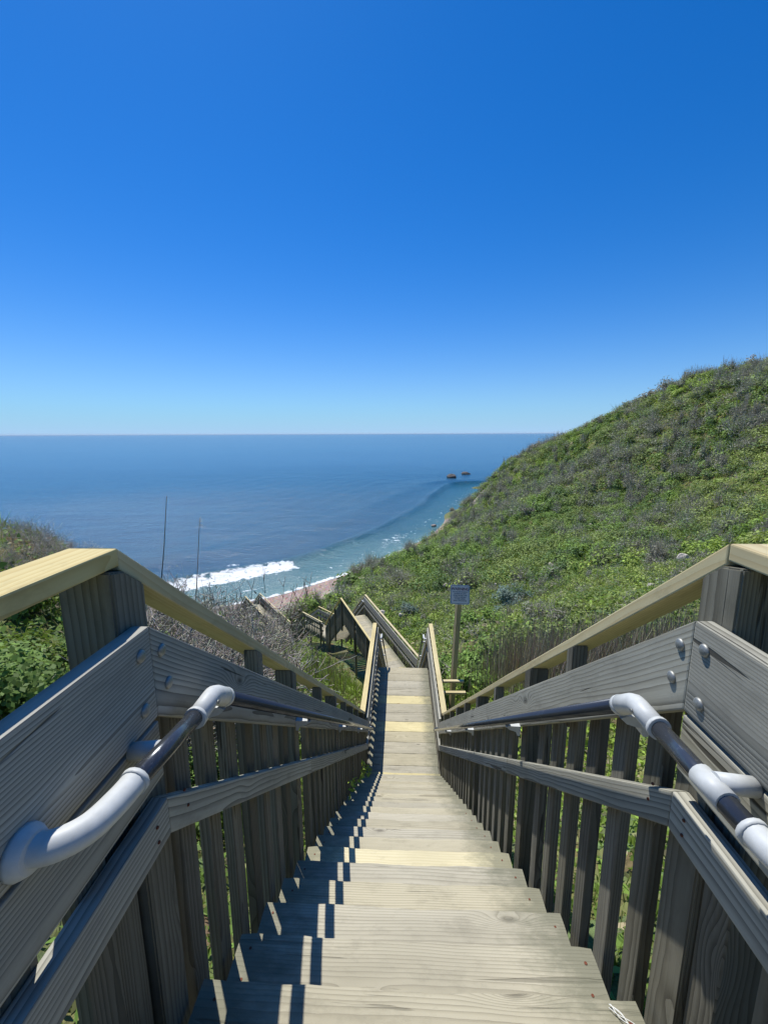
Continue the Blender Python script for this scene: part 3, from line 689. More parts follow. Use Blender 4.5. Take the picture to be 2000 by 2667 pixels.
# a low swell standing up just before it breaks, and one behind it
wl1 = 15+8*al+2*al2; hgt = 1.9*np.exp(-((ds-wl1)/2.7)**2)*np.clip(al*1.6-.1, .3, 1)
hgt = hgt+.5*np.exp(-((ds-wl1-20)/6)**2)+.12*np.sin(ds*.55+al*14)*np.clip(ds/30, 0, 1)*np.exp(-ds/160)
SZ = SEA+hgt*(ds > 0)-.06
qi = np.arange(len(sr)*nb).reshape(len(sr), nb)
qs = np.stack([qi[:-1, :-1], qi[:-1, 1:], qi[1:, 1:], qi[1:, :-1]], -1).reshape(-1, 4)[:, ::-1]
foam = np.zeros(len(SX))
ed = .4+1.6*al2
foam = np.maximum(foam, np.clip(1.1-np.abs(ds-ed)/1.6, 0, 1)*np.clip((150-SY)/50, .45, 1))              # swash line
foam = np.maximum(foam, .50*np.clip(1-np.abs(ds-7)/9., 0, 1))             # thin lace in the shallows
pb = atZ(635, 1503, SEA); pb2 = atZ(420, 1540, SEA)
brk = np.exp(-(np.hypot(SX-pb.x, (SY-pb.y))/12.)**4)+np.exp(-(np.hypot(SX-pb2.x, SY-pb2.y)/24.)**4)
foam = np.maximum(foam, np.clip(brk*1.5, 0, 1)*np.clip(1.35-np.abs(ds-wl1+3.6)/4.2, 0, 1))
nearsh = np.clip((150-SY)/40, .45, 1)
lc_ = atZ(1040, 1405, SEA); foam = np.maximum(foam, .62*np.exp(-(np.hypot(SX-lc_.x, SY-lc_.y)/11.)**4)*np.clip(1.2-np.abs(ds-8)/7., 0, 1))
lp_ = atZ(606, 1473, SEA); foam = np.maximum(foam, .85*np.exp(-(((SX-lp_.x)/2.6)**2+((SY-lp_.y)/1.5)**2)))
shal = (.52*np.clip((wl1+1.5-ds)/5, 0, 1)*nearsh+.5*np.exp(-np.clip(ds, 0, None)/6.))
far = np.clip(np.exp(-np.clip(ds, 0, None)/70.), 0, 1)
me = npmesh('sea', np.c_[SX, SY, SZ], qs, np.c_[foam, shal, far], True)
s = NT('sea_water'); at = s.n("Attribute", attribute_name='tint').outputs['Color']; sp = s.n("SeparateColor"); s.set(sp.inputs[0], at)
fo, sh_, fa = sp.outputs[0], sp.outputs[1], sp.outputs[2]
tc = s.n("TexCoord").outputs['Object']
big = s.noise(s.scale(tc, (.004, .011, 1)), 1, 5, .6); med = s.noise(s.scale(tc, (.03, .09, 1)), 1, 4, .6)
deep = s.mix(s.ramp(big, [(.35, 0.0), (.65, 1.0)]), (.015, .085, .155), (.022, .105, .185))
deep = s.mix(s.ramp(med, [(.45, 0.0), (.7, .5)]), deep, (.010, .058, .125))
col = s.mix(s.math('MULTIPLY', fa, .9), deep, (.006, .055, .10))
rk = s.noise(s.scale(tc, (.06, .06, 1)), 1, 4, .6)
col = s.mix(s.math('MULTIPLY', s.ramp(rk, [(.55, 0.0), (.65, .4)]), fa), col, (.010, .035, .05))
col = s.mix(s.ramp(sh_, [(.02, 0.0), (.45, .7), (.9, 1.0)]), col, s.mix(s.ramp(sh_, [(.4, 0.0), (1.0, 1.0)]), (.03, .125, .125), (.16, .26, .235)))
fn = s.noise(s.scale(tc, (.55, .55, 1)), 1, 8, .75); fv = s.n("TexVoronoi", feature='DISTANCE_TO_EDGE'); s.set(fv.inputs['Vector'], s.scale(tc, (.5, .5, 1))); fv.inputs['Scale'].default_value = 1
lace = s.math('SUBTRACT', fn, s.math('MULTIPLY', fv.outputs[0], .35))
fm = s.math('ADD', s.math('MULTIPLY', fo, .72), s.math('MULTIPLY', s.math('SUBTRACT', lace, .5), 1.5))
fm = s.math('MULTIPLY', s.ramp(fm, [(.42, 0.0), (.58, 1.0)]), s.ramp(fo, [(.02, 0.0), (.12, 1.0)]))
col = s.mix(fm, col, (.78, .8, .78))
b1 = s.noise(s.scale(tc, (.5, 1.0, 1)), 1, 6, .65); b2 = s.noise(s.scale(tc, (.05, .13, 1)), 1, 4, .6); b3 = s.noise(s.scale(tc, (1.6, 2.6, 1)), 1, 4, .6)
hh = s.math('ADD', s.math('MULTIPLY', b1, .6), s.math('MULTIPLY', b2, 1.3)); hh = s.math('ADD', hh, s.math('MULTIPLY', b3, .12))
ln = s.n("VectorMath", operation='LENGTH'); s.set(ln.inputs[0], tc); bs = s.math('MINIMUM', .85, s.math('DIVIDE', 190.0, ln.outputs['Value']))
mt = s.finish(col, s.math('ADD', .22, s.math('MULTIPLY', fm, .5)), hh, .9, 1.0, .38)
s.set([n for n in s.t.nodes if n.type == 'BUMP'][0].inputs['Strength'], bs)
sea = link('sea', me, mt); tag(sea, 'calm blue sea with white surf at the beach', 'sea', kind='structure')

# ------------------------------------------------------------------ vegetation builders (all plain meshes)
PAL = dict(bright=(.275, .385, .055), mid=(.185, .295, .06), dark=(.10, .165, .05), olive=(.30, .31, .12), dry=(.44, .37, .23), grey=(.55, .53, .43), mauve=(.50, .45, .37), blue=(.12, .17, .14))
PAL = {k: np.array(v) for k, v in PAL.items()}
def rand_dirs(n, up=0.3):
    v = RS.normal(size=(n, 3)); v[:, 2] = np.abs(v[:, 2])+up; return v/np.linalg.norm(v, axis=1)[:, None]
def leaves(P, size, col, up=.5, elong=1.7, fold=.25, out=None):
    """diamond leaves, P (n,3), size (n,)"""
    n = len(P); N = rand_dirs(n, up)
    if out is not None: N = N*.55+out; N /= np.linalg.norm(N, axis=1)[:, None]
    T = np.cross(N, RS.normal(size=(n, 3))); T /= np.linalg.norm(T, axis=1)[:, None]; B = np.cross(N, T)
    s = np.broadcast_to(size, (n,))[:, None]
    V = np.stack([P-T*s*.5*elong, P+B*s*.5+N*s*fold*.5, P+T*s*.5*elong, P-B*s*.5+N*s*fold*.5], 1).reshape(-1, 3)
    Fc = np.arange(4*n).reshape(n, 4); return V, Fc, np.repeat(col, 4, 0)
def blades(P, h, wd, col, lean=.35, seg=2):
    n = len(P); h = np.broadcast_to(h, (n,))[:, None]; wd = np.broadcast_to(wd, (n,))[:, None]
    a = RS.uniform(0, 6.28, n); L = np.c_[np.cos(a), np.sin(a), np.zeros(n)]; Wv = np.c_[-np.sin(a), np.cos(a), np.zeros(n)]
    ln = (RS.uniform(.05, 1, n)*lean)[:, None]; Z = np.array([0, 0, 1.0])
    b = RS.uniform(0, 6.28, n); Wv = np.c_[np.cos(b), np.sin(b), np.zeros(n)]
    P0 = P; P1 = P+Z*h*.55+L*h*ln*.3; P2 = P+Z*h*(1-.25*ln)+L*h*ln
    V = np.stack([P0-Wv*wd*.5, P0+Wv*wd*.5, P1+Wv*wd*.42, P1-Wv*wd*.42, P2+Wv*wd*.08, P2-Wv*wd*.08], 1).reshape(-1, 3)
    i = np.arange(n)[:, None]*6; Fc = np.concatenate([i+np.array([0, 1, 2, 3]), i+np.array([3, 2, 4, 5])]); return V, Fc, np.repeat(col, 6, 0)
def sticks(A, B, ra, rb, col):
    """thin 3-sided sticks as quads"""
    A = np.asarray(A); B = np.asarray(B); n = len(A); T = B-A; T /= np.linalg.norm(T, axis=1)[:, None]+1e-9
    U = np.cross(T, np.array([.31, .71, .63])); U /= np.linalg.norm(U, axis=1)[:, None]+1e-9; W_ = np.cross(T, U)
    ra = np.broadcast_to(ra, (n,))[:, None]; rb = np.broadcast_to(rb, (n,))[:, None]; vs = []
    for X, r in ((A, ra), (B, rb)):
        for k in range(3): an = k*2.0944; vs.append(X+(U*math.cos(an)+W_*math.sin(an))*r)
    V = np.stack(vs, 1).reshape(-1, 3); i = np.arange(n)[:, None]*6
    Fc = np.concatenate([i+np.array(f) for f in ([0, 1, 4, 3], [1, 2, 5, 4], [2, 0, 3, 5])]); return V, Fc, np.repeat(col, 6, 0)
def merge(parts):
    V = []; Fc = []; Cc = []; o = 0
    for v, f, c in parts: V.append(v); Fc.append(f+o); Cc.append(c); o += len(v)
    return np.concatenate(V), np.concatenate(Fc), np.concatenate(Cc)
def jit(c, n, a=.2):
    return np.clip(np.broadcast_to(c, (n, 3))*(1+RS.uniform(-a, a, (n, 1)))*(1+RS.uniform(-a*.4, a*.4, (n, 3))), 0, 1)
def twig_tree(seed, nst=7, h=1.6, spread=.8, depth=4, r0=.012, wiggle=.35, kids=3, col=PAL['grey'], up=.35):
    rs = np.random.RandomState(seed); A = []; B = []; RA = []; RB = []; tips = []
    def grow(p, d, L, r, lev):
        n = 3
        for i in range(n):
            d = d+rs.normal(size=3)*wiggle*.35; d[2] += up*.12; d /= np.linalg.norm(d); q = p+d*L/n
            A.append(p); B.append(q); RA.append(r); RB.append(r*.84); p = q; r *= .84
            if lev < depth and i > 0 or (lev < depth and lev > 0):
                for _ in range(kids if i == n-1 else 1):
                    dd = d+rs.normal(size=3)*.75; dd /= np.linalg.norm(dd); grow(p, dd, L*rs.uniform(.5, .78), r*.65, lev+1)
        tips.append(p)
    for k in range(nst):
        a = rs.uniform(0, 6.28); d = np.array([math.cos(a)*spread*rs.uniform(.3, 1), math.sin(a)*spread*rs.uniform(.3, 1), 1.0]); d /= np.linalg.norm(d)
        grow(np.array([math.cos(a)*.08, math.sin(a)*.08, -.05]), d, h*.45*rs.uniform(.7, 1.1), r0, 0)
    A = np.array(A); B = np.array(B); return A, B, np.maximum(np.array(RA), r0*.26), np.maximum(np.array(RB), r0*.2), np.array(tips)

def in_view(x, y, m=1.22):
    dx = x-CAM.x; dy = y; X = dx*cy_+dy*sy_; Y = -dx*sy_+dy*cy_
    return (Y > .1) & (np.abs(X) < Y*.893*m+1.5)
def scatter(rmin, rmax, dens, amin=-48, amax=50):
    """roughly even random points in a ring sector, density per m2"""
    area = .5*(rmax**2-rmin**2)*R(amax-amin); n = int(area*dens)
    r = np.sqrt(RS.uniform(rmin**2, rmax**2, n)); a = RS.uniform(R(amin), R(amax), n); return r*np.sin(a), r*np.cos(a)
def land(x, y, clear=.78):
    z = ground(x, y); ds = -dist_shore(x, y); bd, bz = path_info(x, y)
    _, b = gcol(x, y, z); pc = atY(1240, 1285, 150)
    m = (ds > 1.5) & (z > SEA+.8) & ~((x < -5) & (y > 6.8) & (y < 16) & (RS.uniform(size=len(x)) < .7)) & (b < .35+RS.uniform(-.25, .25, len(x))) & (bd > clear) & (np.hypot(x-pc.x, y-pc.y) > 4.2)
    return z, m, bd, bz
def patchcol(x, y, r):
    """species patches: greys (bare scrub) against greens"""
    g = fbm(x, y, 17, 31); h = fbm(x, y, 7, 41); k = fbm(x, y, 30, 51)
    grey = np.clip((g-.40)*3.2, 0, 1)*(.2+.35*(h > .42))
    return grey, h, k

PROFILE_VIS = None
# --- far and middle hillside: leaf clumps gathered into shrubs
def shrub_field(rmin, rmax, dens, leafs, size, height, radius, seed):
    x, y = scatter(rmin, rmax, dens); m = in_view(x, y); x, y = x[m], y[m]
    z, m, bd, bz = land(x, y, 1.15); x, y, z, bd = x[m], y[m], z[m], bd[m]
    n = len(x); grey, h, k = patchcol(x, y, None); grey = grey*np.clip((y-26)/16, .12, 1)
    isg = RS.uniform(size=n) < np.clip(grey*.85+.08, 0, 1)
    rad = radius*RS.uniform(.5, 1.3, n)*(1+.7*(h > .55)); hg = height*RS.uniform(.5, 1.4, n)*(1+.5*isg)
    hg = hg*np.clip((bd-1.0)/4, .25, 1)
    nl = leafs
    # green
    gi = np.where(~isg)[0]; idx = np.repeat(gi, nl); u = RS.normal(size=(len(idx), 3)); u /= np.linalg.norm(u, axis=1)[:, None]; u *= RS.uniform(.45, 1, (len(idx), 1))**.6
    P = np.c_[x[idx]+u[:, 0]*rad[idx], y[idx]+u[:, 1]*rad[idx], z[idx]+hg[idx]*.35+np.abs(u[:, 2])*hg[idx]*.75]
    kk = np.clip((k-.45)*5+RS.normal(size=n)*.35, 0, 1)[:, None]; hh = np.clip((h-.4)*4+RS.normal(size=n)*.3, 0, 1)[:, None]
    base = (PAL['mid']*(1-kk)+PAL['bright']*kk)*(1-hh*.5)+PAL['olive']*hh*.5
    dk = (RS.uniform(size=n) < .25)[:, None]; base = np.where(dk, PAL['dark']*1.2, base)*(1+RS.uniform(-.35, .4, (n, 1)))
    cl = base[idx]*(1+RS.uniform(-.25, .25, (len(idx), 1)))
    ou = u/np.linalg.norm(u, axis=1)[:, None]; ou[:, 2] = np.abs(ou[:, 2])
    parts = [leaves(P, size*RS.uniform(.6, 1.3, len(idx)), cl, .35, out=ou)]
    # grey: upright fans of twigs
    gi = np.where(isg)[0]; nt_ = max(8, nl//2); idx = np.repeat(gi, nt_); m_ = len(idx)
    an = RS.uniform(0, 6.28, m_); sp_r = RS.uniform(0, 1, m_)
    A_ = np.c_[x[idx]+np.cos(an)*rad[idx]*.35*sp_r, y[idx]+np.sin(an)*rad[idx]*.35*sp_r, z[idx]+RS.uniform(0, .5, m_)*hg[idx]]
    B_ = A_+np.c_[np.cos(an)*rad[idx]*.7*sp_r+RS.normal(size=m_)*.1*rad[idx], np.sin(an)*rad[idx]*.7*sp_r+RS.normal(size=m_)*.1*rad[idx], hg[idx]*RS.uniform(.35, .85, m_)]
    gcx = np.where((RS.uniform(size=n) < .5)[:, None], PAL['grey'], PAL['mauve'])
    parts.append(sticks(A_, B_, size*.11, size*.05, gcx[idx]*(1+RS.uniform(-.3, .3, (m_, 1)))))
    # fine twig sprays that catch the light
    idx = np.repeat(gi, nl); u = RS.normal(size=(len(idx), 3)); u /= np.linalg.norm(u, axis=1)[:, None]; u[:, 2] = np.abs(u[:, 2]); rr0 = RS.uniform(.5, 1, (len(idx), 1))
    P = np.c_[x[idx]+u[:, 0]*rad[idx]*rr0[:, 0]*.9, y[idx]+u[:, 1]*rad[idx]*rr0[:, 0]*.9, z[idx]+hg[idx]*(.25+.75*u[:, 2]*rr0[:, 0])]
    parts.append(leaves(P, size*RS.uniform(.35, .8, len(idx)), gcx[idx]*(.62+RS.uniform(-.2, .2, (len(idx), 1)))*np.array([.95, 1.0, .95]), .35, elong=3.2, out=u))
    # a few leaves low in the grey ones
    idx = np.repeat(gi, nl//3); u = RS.normal(size=(len(idx), 3))*.5
    P = np.c_[x[idx]+u[:, 0]*rad[idx], y[idx]+u[:, 1]*rad[idx], z[idx]+np.abs(u[:, 2])*hg[idx]*.6]
    parts.append(leaves(P, size*.8, jit(PAL['dark']*1.3, len(idx), .35), .35))
    return merge(parts)
V, Fc, Cc = merge([shrub_field(14, 40, 2.2, 60, .085, .55, .5, 1), shrub_field(38, 90, .62, 120, .15, 1.3, 1.05, 2), shrub_field(85, 185, .34, 120, .22, 1.9, 1.45, 3)])
o = link('undergrowth', npmesh('undergrowth', V, Fc, Cc), M_LEAF); tag(o, 'dense green and grey scrub covering the hillside', 'scrub', kind='stuff')

# --- ground-hugging leaves everywhere (fills between shrubs)
parts = []
for rmin, rmax, dens, size, up in ((1.2, 7, 420, .045, .4), (6.5, 16, 170, .07, .4), (15, 42, 34, .13, .5), (40, 95, 9, .24, .5), (90, 185, 3.6, .42, .5)):
    x, y = scatter(rmin, rmax, dens); m = in_view(x, y); x, y = x[m], y[m]; z, m, bd, bz = land(x, y, .80); x, y, z, bd = x[m], y[m], z[m], bd[m]
    n_ = len(x); g = fbm(x, y, 9, 61); k = fbm(x, y, 3.0, 71)
    kk = np.clip((g-.4)*5, 0, 1)[:, None]; c = PAL['mid']*(1-kk)+PAL['bright']*kk; c = np.where((RS.uniform(size=n_) < .18)[:, None], PAL['olive'], c); c = np.where((RS.uniform(size=n_) < .05)[:, None], PAL['dry'], c)
    hgt_ = RS.uniform(0, 1, n_)**1.5*(.12+.5*np.clip(k, 0, 1))*min(1., .35+rmax*.02)*np.clip((bd-.6)/1.2, .25, 1)
    parts.append(leaves(np.c_[x, y, z+hgt_], size*RS.uniform(.6, 1.4, n_), c*(1+RS.uniform(-.3, .3, (n_, 1))), up))
V, Fc, Cc = merge(parts)
o = link('ground_cover', npmesh('ground_cover', V, Fc, Cc), M_LEAF); tag(o, 'low leafy plants carpeting the slope', 'ground cover', kind='stuff')

# --- grass
parts = []
for rmin, rmax, dens, h_, w_ in ((.9, 6, 700, .34, .007), (5.5, 14, 260, .42, .012), (13, 34, 42, .5, .028), (32, 60, 9, .6, .05)):
    x, y = scatter(rmin, rmax, dens); m = in_view(x, y); x, y = x[m], y[m]; z, m, bd, bz = land(x, y, .74); x, y, z, bd = x[m], y[m], z[m], bd[m]
    g = fbm(x, y, 4.5, 81); keep = RS.uniform(size=len(x)) < np.clip((g-.3)*3.2, .08, 1); x, y, z, bd, g = x[keep], y[keep], z[keep], bd[keep], g[keep]
    n_ = len(x); kk = np.clip((fbm(x, y, 6, 91)-.35)*4, 0, 1)[:, None]; c = PAL['bright']*kk*1.05+PAL['mid']*(1-kk)
    c = np.where((RS.uniform(size=n_) < .2)[:, None], PAL['dry'], c)
    hh = h_*RS.uniform(.4, 1.3, n_)*(.6+.8*g)*np.clip((bd-.45)/1.0, .35, 1)
    parts.append(blades(np.c_[x, y, z-.02], hh, w_*RS.uniform(.6, 1.4, n_), c*(1+RS.uniform(-.25, .25, (n_, 1))), .6))
V, Fc, Cc = merge(parts)
o = link('grass', npmesh('grass', V, Fc, Cc), M_LEAF); tag(o, 'long bright green grass on the slopes beside the stairs', 'grass', kind='stuff')

# --- dry reeds right of the stairs
P = []
for (px, py, F, sx, sf, cnt) in ((1480, 1715, 9, 1.5, 1.2, 1700), (1600, 1680, 8, 1.4, 1.0, 1200), (1370, 1730, 10, 1.0, 1.3, 800), (1300, 1690, 14, 1.6, 1.4, 260), (1750, 1640, 8.5, 1.2, .8, 800)):
    c = atY(px, py, F); xx = c.x+RS.normal(size=cnt)*sx*.6; yy = c.y+RS.normal(size=cnt)*sf*.7; zz = ground(xx, yy); P.append(np.c_[xx, yy, zz])
for (px, py, F, sx, sf, cnt) in ((760, 1720, 9, .8, 1.6, 160), (860, 1790, 10, .5, 1.2, 90), (650, 1680, 11, 1.2, 1.6, 160)):
    c = atY(px, py, F); xx = c.x+RS.normal(size=cnt)*sx*.6; yy = c.y+RS.normal(size=cnt)*sf*.7; zz = ground(xx, yy); P.append(np.c_[xx, yy, zz])
P = np.concatenate(P); bd, _ = path_info(P[:, 0], P[:, 1]); P = P[bd > 1.3]; n_ = len(P)
V, Fc, Cc = blades(P, RS.uniform(.6, 1.6, n_), .012, jit(np.array([.36, .31, .215]), n_, .35), .25)
o = link('dry_reeds', npmesh('dry_reeds', V, Fc, Cc), M_TWIG); tag(o, 'thicket of dry brown reed stalks standing in the grass', 'reeds', kind='stuff')

# --- individual shrubs
def leafy(seed, n, size, rad, hgt_, col, up=.4, dense=1.0):
    rs = np.random.RandomState(seed); cl = rs.normal(size=(26, 3))*np.array([rad*.45, rad*.45, hgt_*.22]); cl[:, 2] += hgt_*.55
    k = rs.randint(0, 26, n); P = cl[k]+rs.normal(size=(n, 3))*np.array([rad*.16, rad*.16, hgt_*.10]); P[:, 2] = np.abs(P[:, 2])
    c = col*(1+rs.uniform(-.3, .3, (26, 1))); ou = P-np.array([0, 0, hgt_*.3]); ou /= np.linalg.norm(ou, axis=1)[:, None]; return leaves(P, size*rs.uniform(.6, 1.3, n), c[k]*(1+rs.uniform(-.2, .2, (n, 1))), up, out=ou*.6)
def shrub_thing(name, label, cat, px, py, F, mats, group=None, rot=0, sc=1.0, sink=.05, meshes=None, z=None):
    c = atY(px, py, F)
    if name == 'bare_shrub':
        for _ in range(30):
            if path_info([c.x], [c.y])[0][0] > .8+1.35*sc: break
            c = c+Vector((-.12, 0, 0))
    g = ground([c.x], [c.y])[0] if z is None else z
    t = thing(name, label, cat, (c.x, c.y, g-sink), group); t.rotation_euler = (0, 0, rot); t.scale = (sc, sc, sc)
    for nm, me, mat in meshes:
        o = bpy.data.objects.new(nm, me); COL.objects.link(o); o.parent = t
        if not me.materials: me.materials.append(mat)
    return t
def by_top(px, py, F, me):
    c = atY(px, py, F); g = ground([c.x], [c.y])[0]; h = max(v.co.z for v in me.vertices); return max(.35, min(2.2, (c.z-g)/h))
def twigmesh(nm, *a, **k):
    col = k.get('col', PAL['grey']); A_, B_, ra, rb, tips = twig_tree(*a, **k)
    return npmesh(nm, *sticks(A_, B_, ra, rb, jit(col, len(A_), .3))), tips
TW = [twigmesh('bare_branches', 100+i, nst=15, h=1.5, spread=1.0, depth=3, r0=.014, kids=2, wiggle=.5, col=np.array([.37, .34, .285])) for i in range(4)]
SPR = []
for tw_ in TW:
    tp = tw_[1]; k = RS.randint(0, len(tp), 700); SPR.append(npmesh('sprays', *leaves(tp[k]+RS.normal(size=(700, 3))*.04, .011*RS.uniform(.6, 1.4, 700), jit(np.array([.33, .31, .22]), 700, .4), .3, elong=4.)))
random.seed(21)
spots = [(330, 1490, 6.5), (385, 1485, 7.5), (440, 1500, 6.0), (500, 1515, 7), (560, 1535, 6.5), (610, 1560, 7.5), (660, 1575, 8.5), (700, 1600, 9.5), (560, 1600, 5.4), (620, 1650, 5.6), (480, 1560, 5.0), (420, 1560, 4.6), (600, 1620, 11), (520, 1570, 10), (600, 1548, 15), (660, 1562, 16), (545, 1532, 13), (705, 1592, 14.5), (640, 1585, 12)]
for i, (px, py, F) in enumerate(spots):
    shrub_thing('bare_shrub', 'tangled grey leafless shrub left of the stairs, between railing and surf', 'shrub', px, py, F, None, 'leafless shrubs left of the stairs', random.uniform(0, 6), by_top(px, py, F, TW[i % 4][0]), .1, [('branches', TW[i % 4][0], M_TWIG), ('dry_sprays', SPR[i % 4], M_TWIG)])
spots = [(10, 1345, 8.2), (60, 1335, 8.8), (110, 1350, 9.0), (155, 1370, 9.3), (200, 1395, 9.6), (235, 1425, 10), (30, 1330, 9.5), (130, 1400, 7.5), (60, 1400, 7.0), (200, 1440, 8.0), (265, 1455, 9.5), (-20, 1330, 9.), (290, 1490, 8.8), (80, 1345, 8.0), (170, 1385, 8.6), (30, 1370, 7.2), (100, 1440, 6.5), (150, 1460, 7), (215, 1415, 8.8), (250, 1440, 9), (300, 1500, 9.5), (0, 1440, 6.8), (60, 1470, 6.2)]
for i, (px, py, F) in enumerate(spots):
    shrub_thing('bare_shrub', 'grey leafless shrub on the bank at the far left edge', 'shrub', px, py, F, None, 'leafless shrubs on the left bank', random.uniform(0, 6), by_top(px, py, F, TW[(i+1) % 4][0]), .1, [('branches', TW[(i+1) % 4][0], M_TWIG), ('dry_sprays', SPR[(i+1) % 4], M_TWIG)])
STA = twig_tree(300, nst=5, h=.9, spread=.9, depth=2, r0=.008, kids=1); STK = sticks(STA[0], STA[1], STA[2], STA[3], jit(PAL['olive'], len(STA[0]), .3))
def leafy_stems(*a): return merge([leafy(*a), STK])
LF = [npmesh('foliage', *leafy_stems(30+i, 5200, .043, .75, .95, PAL['mid']*.85)) for i in range(3)]
LFB = [npmesh('foliage', *leafy_stems(40+i, 5200, .042, .7, .8, PAL['bright']*.72)) for i in range(2)]
for i, (px, py, F, sc, lab) in enumerate([(80, 1760, 2.9, .8, 'leafy green bush pressed against the landing railing, nearest on the left'), (40, 1640, 4.2, .9, 'leafy green bush at the left picture edge above the yellow rail'), (230, 1720, 3.7, .75, 'leafy bush seen between yellow cap rail and corner post on the left'),
        (470, 1740, 3.9, .7, 'broad-leaved green bush behind the left railing just past the corner post'), (60, 1560, 6.0, .8, 'green bush below the twiggy left bank'), (330, 1660, 5.4, .8, 'low green bush behind the left corner post')]):
    shrub_thing('leafy_shrub', lab, 'shrub', px, py, F, None, None, i*1.3, sc, .05, [('foliage', LF[i % 3] if i % 2 else LFB[i % 2], M_LEAF)])
BL = npmesh('foliage', *leafy(60, 1500, .12, 1.2, 1.3, PAL['blue']*1.5))
for px, py, F, sc, lab in ((1335, 1590, 29, 1.0, 'rounded blue-grey shrub on the green slope right of the warning sign'), (1310, 1615, 26, .6, 'small blue-grey shrub just below the larger one, right of the sign'), (1060, 1575, 31, .7, 'small blue-grey shrub left of the warning sign')):
    shrub_thing('blue_grey_shrub', lab, 'shrub', px, py, F, None, None, px, sc, .1, [('foliage', BL, M_LEAF)])
LG = [npmesh('foliage', *leafy_stems(80+i, 1500, .09, .9, 1.0, PAL['mid']*1.1)) for i in range(2)]
for i, (px, py, F, sc, lab) in enumerate([(1260, 1740, 12, .9, 'dark leafy bush behind the sign post'), (1230, 1800, 9.5, .6, 'bright leafy bush between boardwalk railing and sign post foot'), (1190, 1680, 15, .8, 'leafy bush left of the sign post, by the boardwalk'), (1250, 1640, 19, 1.1, 'olive bush on the meadow right behind the warning sign')]):
    shrub_thing('leafy_shrub', lab, 'shrub', px, py, F, None, None, i*1.7, sc, .05, [('foliage', LG[i % 2], M_LEAF)])
# skyline shrubs: bare crowns leaning with the wind
TS = []
for i in range(4):
    A_, B_, ra, rb, tips = twig_tree(400+i, nst=6, h=2.0, spread=1.0, depth=3, r0=.05, kids=2, wiggle=.4, col=PAL['mauve'])
    base_ = sticks(A_*1.0, B_, ra, np.maximum(rb, .022), jit(PAL['grey'], len(A_), .3)); k = RS.randint(0, len(tips), 420)
    TS.append((npmesh('branches', *base_), npmesh('foliage', *leaves(tips[k]+RS.normal(size=(420, 3))*.16, .15, jit(PAL['mauve']*.8, 420, .4), .3))))
CR = np.array([(a, b, c) for a, b, c in CREST], float)
random.seed(5); xs_ = np.r_[np.linspace(1990, 1245, 62), np.linspace(1210, 880, 26)]
for i, px in enumerate(xs_):
    px += random.uniform(-8, 8); o_ = np.argsort(CR[:, 0]); py = np.interp(px, CR[o_, 0], CR[o_, 1]); F = np.interp(px, CR[o_, 0], CR[o_, 2])-random.uniform(0, 5)
    grp = 'bare shrubs along the crest of the hill' if px > 1240 else 'bare shrubs along the low bluff edge above the surf'
    lab = 'grey-brown bare shrub on the crest of the hill against sky or sea' if px > 1240 else 'grey-green shrub on the low bluff edge just above the surf'
    FF = np.linspace(32, 178, 160); dd = Vector((FWD.x, FWD.y, 0)).normalized(); rx_ = Vector((cy_, sy_, 0)); u_ = (px-1000)/F_PX*1.02
    best = None
    for it_ in range(3):
        PX_ = np.array([atY(px, py, f) for f in FF]); gz_ = ground(PX_[:, 0], PX_[:, 1]); rel = [(Vector((a_[0], a_[1], g_))-CAM) for a_, g_ in zip(PX_, gz_)]
        pys = np.array([1333.5-F_PX*v_.dot(UP)/v_.dot(FWD) for v_ in rel]); j_ = pys.argmin(); F = float(FF[j_]); py = float(pys[j_])
    m = TS[i % 4]; sc = random.choice((.7, .9, 1.2, 1.5, 1.9))*random.uniform(.85, 1.1)*(1 if px > 1300 else .6)
    shrub_thing('crest_shrub', lab, 'shrub', px, py, F, None, grp, random.uniform(0, 6), sc, .2, [('branches', m[0], M_TWIG), ('foliage', m[1], M_LEAF)])
for i, (px, py, F, sc, lab) in enumerate([(905, 1522, 68, 2.6, 'dark rounded bush where the green slope meets the beach'), (868, 1560, 58, 1.5, 'smaller dark bush at the top of the sand bank'), (835, 1592, 46, 1.1, 'low dark bush on the sand above the stairs')]):
    shrub_thing('beach_bush', lab, 'shrub', px, py, F, None, None, i, sc, .1, [('foliage', npmesh('foliage', *leafy(90+i, 900, .15, .9, 1.0, PAL['mid']*.8)), M_LEAF)])
# pale dead trees on the upper right slope
for i, (px, py, F, sc, lab) in enumerate([(1860, 1175, 72, 1.2, 'pale leafless tree high on the right slope, upper of the group'), (1940, 1240, 60, 1.0, 'pale dead shrub with white limbs near the right picture edge'), (1900, 1280, 58, .9, 'whitish dead branches low in the scrub near the right edge'),
        (1680, 1110, 105, 1.3, 'bleached dead branch below the skyline'), (1960, 1190, 62, 1.0, 'pale dead shrub at the far right edge of the slope')]):
    A_, B_, ra, rb, tips = twig_tree(600+i, nst=3, h=1.9, spread=1.3, depth=2, r0=.06, kids=2, wiggle=.6)
    shrub_thing('dead_tree', lab, 'tree', px, py, F, None, None, i, sc, .1, [('branches', npmesh('branches', *sticks(A_, B_, ra, rb, jit(np.array([.5, .47, .42]), len(A_), .15))), M_TWIG)])
